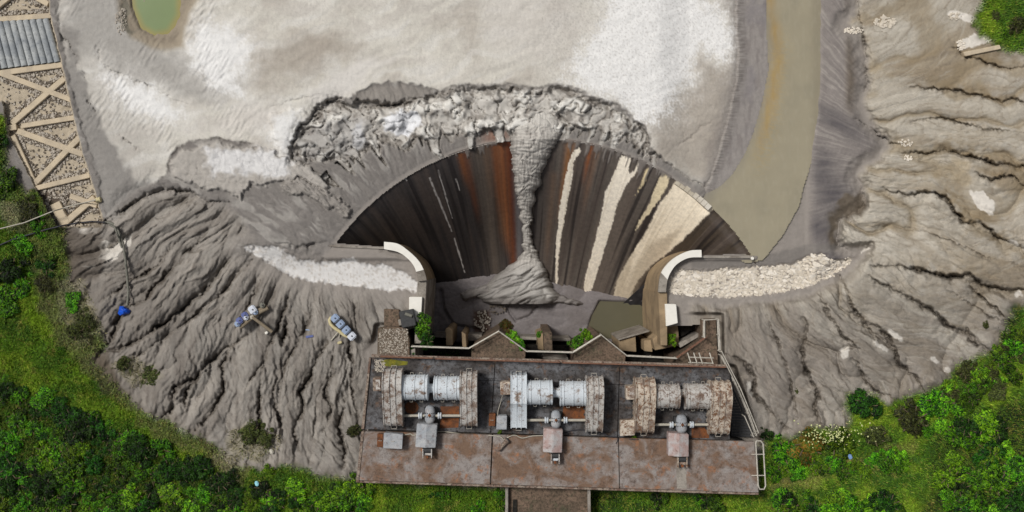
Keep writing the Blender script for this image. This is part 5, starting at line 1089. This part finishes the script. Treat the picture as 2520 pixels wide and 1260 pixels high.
tag(MB().box(P(758, 812, gz_at(758, 812)+.05), (.5, .12, .1), -.1).build('plastic_scrap', M_DRUMB, None, .03), 'thin pale blue scrap just above the violet one', 'litter')
def on(pts_, dz):
    out = []
    for i in range(len(pts_)-1):
        for k in range(4): a, b = lerp(pts_[i], pts_[i+1], k/4); out.append((a, b))
    out.append(pts_[-1]); zz_ = [gz_max(a, b) for a, b in out]; n_ = len(zz_)
    return [(a, b, max(zz_[max(0, k-1):k+2])+dz) for k, (a, b) in enumerate(out)]
wire('hose', on([(-120, 650), (0, 603), (30, 590), (80, 575), (110, 566), (150, 556), (190, 549), (225, 545), (258, 547)], .2), .075, M_CABLE, 'black hose crossing the bushes and the revetment on the left', 'hose')
wire('hose', [(256, 547, .2), (272, 549, .35), (285, 556, .4)]+on([(294, 575), (303, 600), (309, 640), (313, 680), (316, 720), (313, 752)], .15), .13, M_HOSE, 'grey discharge hose running down the mud to the blue tarp', 'hose')
wire('hose', on([(270, 553), (283, 560), (292, 585), (300, 610)], .35), .1, M_HOSE, 'thinner twin hose lying alongside the start of the grey hose', 'hose')
wire('pipe', on([(-100, 590), (0, 563), (60, 548), (130, 520), (180, 505), (236, 492)], .5), .06, M_PIPE, 'thin pale pipe ending at the yellow float on the left', 'pipe')
t = MB().lathe(P(236, 494, .35), (1, .25, 0), [(0, .12), (.05, .26), (.5, .27), (.56, .14)], 14).build('float', M_YEL, None, 0, 35); tag(t, 'yellow cylindrical float at the end of the pale pipe', 'float')
gb_ = gz_max(304, 765); rg = random.Random(4); n = 12
vs = [P(304, 765, gb_+.75)]
for k, (rr_, hh_) in enumerate(((8, .62), (13, .3), (14, -.1))):
    for i in range(n):
        a_ = 2*math.pi*i/n; q_ = rr_*(1+.22*math.sin(3*a_+1)+rg.uniform(-.1, .1)); vs.append(P(304+q_*math.cos(a_)*1.05, 765+q_*math.sin(a_)*.8, gb_+hh_+rg.uniform(-.08, .08)))
fs = [(0, 1+i, 1+(i+1) % n) for i in range(n)]+[(1+k*n+i, 1+(k+1)*n+i, 1+(k+1)*n+(i+1) % n, 1+k*n+(i+1) % n) for k in range(2) for i in range(n)]
m = MB(); m.add(vs, fs); tag(m.build('tarp_bundle', M_BLUE), 'bright blue tarp bundle at the end of the hose', 'tarp')
for x_, y_, c_, lb in ((632, 1190, (150, 210, 220), 'pale turquoise plastic bag on the grass below the left slope'), (2092, 1124, (120, 150, 190), 'blue-grey container under the flowering bush on the right'), (668, 1111, (190, 184, 170), 'pale plastic rag at the foot of the left slope')):
    g_ = gz_at(x_, y_); mm_ = m_flat('litter_plastic', c_, .5, 0, .1); m = MB().box(P(x_, y_, g_+.3), (.35, .5, .25), .4); tag(m.build('litter', mm_, None, .08, 40), lb, 'litter')

# ------------------------------------------------------------------ vegetation
def bush_mesh(seed, n=2300, leaf=.125, cols=((56, 96, 20), (96, 140, 30), (28, 56, 14)), flat=.7, lobes=9, spread=.62):
    rg = np.random.default_rng(seed); lobes = 20; aa = rg.uniform(0, 2*np.pi, lobes); rr = np.sqrt(rg.random(lobes))*(.75+.3*np.sin(2*aa+rg.uniform(0, 6))); cen = np.stack([rr*np.cos(aa), rr*np.sin(aa), rg.uniform(.15, .75, lobes)*(1.1-.5*rr)], 1); rad = rg.uniform(.13, .34, lobes)
    pr_ = rad**1.6; k = rg.choice(lobes, n, p=pr_/pr_.sum()); d = rg.normal(0, 1, (n, 3)); d /= np.linalg.norm(d, axis=1)[:, None]; d[:, 2] = np.abs(d[:, 2])*.9-.2
    p = cen[k]+d*(rad[k]*rg.uniform(.5, 1.25, n))[:, None]; p[:, 2] *= flat; p[:, 2] = np.maximum(p[:, 2], .02)
    bright_ = rg.uniform(.6, 1.35, lobes)[k][:, None]
    nrm = d*.6+rg.normal(0, .45, (n, 3))+np.array([0, 0, .7]); nrm /= np.linalg.norm(nrm, axis=1)[:, None]
    a = np.cross(nrm, rg.normal(0, 1, (n, 3))+0*d); a /= np.linalg.norm(a, axis=1)[:, None]; b = np.cross(nrm, a); s_ = leaf*rg.uniform(.6, 1.25, n)[:, None]
    V = np.stack([p-a*s_, p+b*s_*.38-nrm*s_*.1, p+a*s_, p-b*s_*.38-nrm*s_*.1], 1).reshape(-1, 3)
    c0, c1, c2 = [lin(c) for c in cols]; u = rg.random(n)[:, None]; hgt = rg.random(n)[:, None]; c = c0+(c1-c0)*np.clip(hgt*1.2-.3, 0, 1)*1.0; c = np.where(u < .35, c2, c)*rg.uniform(.75, 1.25, (n, 1))*bright_
    return V, np.arange(4*n).reshape(n, 4), np.repeat(c, 4, 0).astype(np.float32)
def proto(name, **k):
    V, Fq, c = bush_mesh(**k); o = np_mesh(name, V, Fq, M_LEAF, None, c, False); me = o.data; bpy.data.objects.remove(o); return me
GREEN = ((62, 112, 12), (128, 184, 26), (18, 42, 6)); DULL = ((72, 80, 36), (104, 108, 52), (46, 48, 26)); LIME = ((96, 146, 16), (164, 206, 40), (44, 76, 10)); AUT = ((96, 92, 26), (140, 84, 40), (60, 84, 22)); DARKG = ((36, 72, 12), (66, 112, 18), (14, 28, 6))
PR = {'green': [proto('foliage', seed=i, cols=GREEN) for i in range(4)], 'dark': [proto('foliage', seed=20+i, cols=DARKG, leaf=.11) for i in range(3)], 'lime': [proto('foliage', seed=30+i, cols=LIME, leaf=.12) for i in range(3)], 'dull': [proto('foliage', seed=40+i, cols=DULL, n=1700, leaf=.10) for i in range(2)], 'aut': [proto('foliage', seed=50, cols=AUT, leaf=.12)]}
sm_ = MB()
for a_ in range(7): sm_.tube([(0, 0, -.1), (.35*math.cos(a_*.9), .35*math.sin(a_*.9), .3), (.7*math.cos(a_*.9+.2), .7*math.sin(a_*.9+.2), .42)], .03, 5)
so_ = sm_.build('stems', M_TWIG); ST = so_.data; bpy.data.objects.remove(so_)
def bush(px_, py_, r_, kind, label, group=None, z_=None, name='bush', hs_=1.0):
    z_ = gz_at(px_, py_)-.05 if z_ is None else z_
    t = thing(name, P(px_, py_, z_), label, 'bush', group); rr_ = r_*S; t.scale = (rr_, rr_*random.uniform(.85, 1.1), rr_*hs_*random.uniform(.75, 1.0)); t.rotation_euler = (0, 0, random.uniform(0, 6.28))
    o = bpy.data.objects.new('foliage', random.choice(PR[kind])); COL.objects.link(o); o.parent = t
    s_ = bpy.data.objects.new('stems', ST); COL.objects.link(s_); s_.parent = t
    return t
GL = 'bushes of the thicket in the lower left'; GR_ = 'bushes in the lower right corner'; GE = 'bushes edging the right slope'; GB = 'bushes along the bottom below the left slope'
def lab(kd, r_, m_): return ('large ' if r_ > m_ else 'small ')+{'green': 'leafy mid-green bush', 'dark': 'dark green bush', 'lime': 'bright lime-green bush', 'dull': 'dull olive bush'}[kd]
n = 0; pl = []
while n < 170:
    px_ = random.uniform(-40, 600); py_ = random.uniform(860, 1300); lim = 930+px_*.42
    if py_ < lim: continue
    r_ = random.uniform(16, 40)
    if any((px_-a)**2+(py_-b)**2 < (.6*(r_+c_))**2 for a, b, c_ in pl): 
        if random.random() < .98: continue
    pl.append((px_, py_, r_)); edge = py_ < lim+70
    kd = random.choice(['green', 'green', 'dark', 'lime'] if not edge else ['green', 'dark', 'dark', 'green'])
    bush(px_, py_, r_, kd, lab(kd, r_, 28)+' in the lower left thicket, '+('at the picture edge' if px_ < 25 or py_ > 1225 else 'at its upper rim' if py_ < lim+60 else 'deep inside, left half' if px_ < 250 else 'deep inside, right half'), GL); n += 1
one = [
 (18, 450, 34, 'green', 'round green bush at the left edge below the concrete lattice'), (-5, 345, 26, 'dark', 'dark bush cut by the left edge beside the lattice node'),
 (75, 520, 34, 'dull', 'dull green bush where the pale pipe crosses'), (100, 555, 28, 'green', 'green bush under the black hose'), (60, 600, 30, 'green', 'low bush just below the black hose on the left'),
 (128, 632, 14, 'green', 'small bright round bush at the mud edge left'), (120, 655, 30, 'dark', 'dark bush below the small bright one'), (30, 660, 40, 'dark', 'wide dark bush at the left edge, middle height'), (60, 700, 30, 'green', 'bush left of the pale dry grass'),
 (112, 700, 28, 'dull', 'dull bush at the head of the pale dry grass'), (20, 740, 40, 'green', 'large bush hugging the left edge above the meadow'), (180, 745, 26, 'green', 'olive bush on the mud margin above the dry grass'), (215, 790, 30, 'dull', 'grey-green bush on the mud margin, left'), (190, 815, 30, 'dull', 'pale sparse bush in the dry grass patch'),
 (150, 860, 12, 'green', 'tiny green bush at the lower mud margin left'), (305, 895, 24, 'dull', 'sparse dull shrub on the left mud lobe, upper one'), (372, 922, 26, 'dull', 'sparse dull shrub on the left mud lobe, lower one'), (620, 1062, 34, 'dull', 'low dull shrub at the foot of the left slope'), (655, 1078, 26, 'dull', 'small dull shrub right of the low one at the slope foot'),
 (870, 1060, 22, 'dull', 'thin dull shrub against the platform left side'), (665, 1160, 22, 'lime', 'bright lime bush alone on the grass bottom left of the platform'),
 (1022, 772, 18, 'lime', 'yellow-green bush beside the white pad of the left wall'), (1042, 805, 30, 'green', 'bushy dark green shrub growing by the left guide wall'), (1052, 835, 26, 'dark', 'dark shrub over the left gate opening'), (1010, 865, 16, 'dark', 'small dark shrub at the left pit wall'),
 (1246, 800, 20, 'aut', 'orange-tinted shrub on top of the left pier nose'), (1262, 826, 18, 'lime', 'yellow-green shrub behind the left pier rail'), (1283, 848, 12, 'green', 'small green shrub at the rail corner left of the middle gate'),
 (1327, 822, 9, 'green', 'tiny green tuft by the middle gate post'), (1440, 822, 18, 'lime', 'bright green shrub at the tip of the right pier'), (1416, 842, 20, 'green', 'green shrub along the left face of the right pier'), (1646, 836, 22, 'lime', 'yellow-green shrub in the right gate opening'), (1110, 872, 22, 'dark', 'dark shrub sunk in the left gate pit'), (1072, 876, 20, 'dark', 'dark shrub against the left pit rear wall'), (1385, 874, 14, 'dark', 'dark shrub in the middle gate pit'),
 (1560, 1078, 8, 'lime', 'tiny lime weed by the rusted cabinet'), (1230, 1063, 6, 'lime', 'tiny weed by the grey cabinet'),
 (1882, 1066, 20, 'dark', 'small dark green bush beside the foot of the stair'), (2126, 995, 42, 'dark', 'round dark bush standing on the right mud slope'), (1985, 1095, 50, 'aut', 'big olive flowering bush right of the platform'), (2060, 1085, 48, 'lime', 'pale flowering bush next to the big olive one'), (1930, 1110, 40, 'green', 'green bush between the platform loop rail and the flowering bushes'),
 (2150, 1070, 36, 'dull', 'grey twiggy bush below the round dark bush'), (2240, 1030, 54, 'dull', 'wide brownish bush on the right mud edge'), (2300, 990, 40, 'green', 'green bush right of the wide brownish one'), (2330, 955, 24, 'lime', 'bright small bush at the tip of the right mud slope'), (2500, 62, 26, 'dull', 'dull scrub in the upper right corner, beside a greener one'), (2475, 85, 16, 'green', 'small green bush in the upper right corner'), (2450, 40, 15, 'dull', 'sparse brownish scrub nearest the white slab, upper right corner'), (2425, 800, 12, 'dull', 'isolated small dull shrub on the right mud'),
 (1962, 963, 8, 'dull', 'tiny dark tuft on the mud right of the platform')]
for a_, b_, c_, k_, l_ in one:
    zz_ = None
    if 990 < a_ < 1700 and b_ < 890: zz_ = {1110: -7.5, 1072: -7.5, 1385: -7.5, 1010: .2}.get(a_, .3 if a_ in (1246, 1262, 1283, 1440, 1416, 1042, 1052) else -1.2 if a_ == 1646 else (-.2 if a_ == 1022 else -1))
    if a_ in (1560,): zz_ = ZD
    if a_ in (1230,): zz_ = ZD
    bush(a_, b_, c_, k_, l_, None, zz_)
for (px_, py_, r_) in [(random.uniform(2330, 2540), random.uniform(1040, 1290), random.uniform(24, 44)) for _ in range(34)]:
    kd = random.choice(['green', 'lime', 'dark', 'green']); bush(px_, py_, r_, kd, lab(kd, r_, 34)+' in the lower right corner, '+('bottom' if py_ > 1170 else 'upper')+(' left' if px_ < 2430 else ' right')+' part', GR_)
for i in range(40):
    f_ = i/39; px_ = 2280+f_*260+random.uniform(-25, 25); py_ = 1010-f_*190+random.uniform(-25, 60); r_ = random.uniform(20, 34); kd = random.choice(['green', 'lime', 'green', 'dull']); bush(px_, py_, r_, kd, lab(kd, r_, 27)+' between right slope and meadow, '+('nearer the corner' if i > 19 else 'nearer the mud tip'), GE)
for i in range(30):
    px_ = random.uniform(1880, 2240); py_ = 1150+random.uniform(-14, 22)+(-.05*(px_-1900)); r_ = random.uniform(16, 26); kd = random.choice(['green', 'green', 'lime']); bush(px_, py_, r_, kd, lab(kd, r_, 21)+' in the row below the flowering bushes, '+('by the platform' if px_ < 2000 else ('middle' if px_ < 2120 else 'far right')), 'low bushes right of the platform')
for i in range(26):
    px_ = random.uniform(1900, 2230); py_ = random.uniform(1225, 1290); r_ = random.uniform(24, 36); kd = random.choice(['green', 'lime', 'dark']); bush(px_, py_, r_, kd, lab(kd, r_, 30)+' at the bottom, right of the platform, '+('nearer it' if px_ < 2060 else 'farther off'), 'bushes along the bottom edge right')
for i in range(30):
    px_ = random.uniform(590, 900); py_ = random.uniform(1200, 1290); r_ = random.uniform(20, 38); kd = random.choice(['green', 'lime', 'lime', 'dark']); bush(px_, py_, r_, kd, lab(kd, r_, 29)+' at the bottom, left of the platform, '+('nearer it' if px_ > 745 else 'farther off'), GB)
for i in range(12):
    px_ = random.uniform(900, 1240) if i < 6 else random.uniform(1470, 1860); bush(px_, random.uniform(1215, 1250), random.uniform(14, 24), random.choice(['green', 'dark']), 'low bush under the platform south edge, '+('left' if i < 6 else 'right')+' of the service bridge, '+['nearest the bridge', 'farther off'][int((px_ < 1070) if i < 6 else (px_ > 1665))], 'low bushes under the platform edge')

def grass(name, field, n, lo_, hi_, cols, label, seed, box, ln=(.22, .5), wd=.045, dens=None):
    rg = np.random.default_rng(seed); px_ = rg.uniform(box[0], box[2], n*3).astype(np.float32); py_ = rg.uniform(box[1], box[3], n*3).astype(np.float32)
    d = field(px_, py_)+8*pn(px_/25, py_/25, seed); k = rg.random(n*3) < sst(d, lo_, hi_)
    if dens is not None: k &= rg.random(n*3) < dens(px_, py_)
    px_ = px_[k][:n]; py_ = py_[k][:n]; m_ = len(px_)
    zi = z[np.clip(np.searchsorted(ys, py_), 1, ny-1), np.clip(np.searchsorted(xs, px_), 1, nx-1)]
    kk = S*(H-zi)/H; base = np.stack([(px_-1260)*kk, (630-py_)*kk, zi-.02], -1)
    a = rg.uniform(0, 2*np.pi, m_)+1.2*pn(px_/60, py_/60, seed+1); L_ = rg.uniform(*ln, m_); ti = rg.uniform(.35, 1.2, m_)
    tip = base+np.stack([np.cos(a)*np.sin(ti)*L_, np.sin(a)*np.sin(ti)*L_, np.cos(ti)*L_], -1); sd2 = np.stack([-np.sin(a), np.cos(a), 0*a], -1)*wd*rg.uniform(.7, 1.6, m_)[:, None]
    V = np.stack([base-sd2, base+sd2, tip], 1).reshape(-1, 3); c0, c1, c2 = [lin(c) for c in cols]; u = np.clip(.5+.9*fbm(px_/55, py_/55, 3, seed+2)+rg.normal(0, .2, m_), 0, 1)[:, None]; v = (rg.random(m_) < .10+.25*sst(pn(px_/40, py_/40, seed+5), .1, .5))[:, None]
    c = np.where(v, c2, c0+(c1-c0)*u)
    if name == 'grass':
        gcol = col[np.clip(np.searchsorted(ys, py_), 1, ny-1), np.clip(np.searchsorted(xs, px_), 1, nx-1)]; c = c*.62+gcol*.95
    c = c*rg.uniform(.65, 1.35, (m_, 1))
    o = np_mesh(name, V, np.arange(3*m_).reshape(m_, 3), M_GRASS, None, np.repeat(c, 3, 0).astype(np.float32), False); return tag(o, label, 'grass', None, 'stuff')
gc = ((42, 70, 12), (104, 136, 28), (132, 128, 52))
notrev = lambda a, b: 1-sst(samp(D_REV, a, b), -4, 4)
grass('grass', lambda a, b: samp(D_VEGL, a, b), 120000, -16, 6, gc, 'long green meadow grass on the left and below the left slope', 300, (-40, 280, 1240, 1290), dens=notrev)
grass('grass', lambda a, b: np.maximum(samp(D_VEGR, a, b), samp(D_VEGT, a, b)), 80000, -16, 6, gc, 'long green meadow grass on the right', 310, (1440, -30, 2560, 1290))
DP = np.maximum.reduce([sdf(p_) for p_ in PALE])
grass('dry_grass', lambda a, b: samp(DP, a, b), 14000, -10, 12, ((120, 114, 84), (158, 150, 124), (84, 92, 44)), 'pale dry grass patches at the mud margin', 320, (-40, 460, 720, 1200), (.3, .7), .035)
# white flowers on the pale bush
fl = [(random.gauss(2045, 38), random.gauss(1070, 14), gz_at(2045, 1070)+random.uniform(1.1, 1.5)) for _ in range(150)]
tag(scatter_stones('blossom', fl, 1.0, 2.2, m_flat('blossom', (196, 200, 140), .8), None, 77, .3), 'cream blossom on the flowering bush right of the platform', 'blossom')
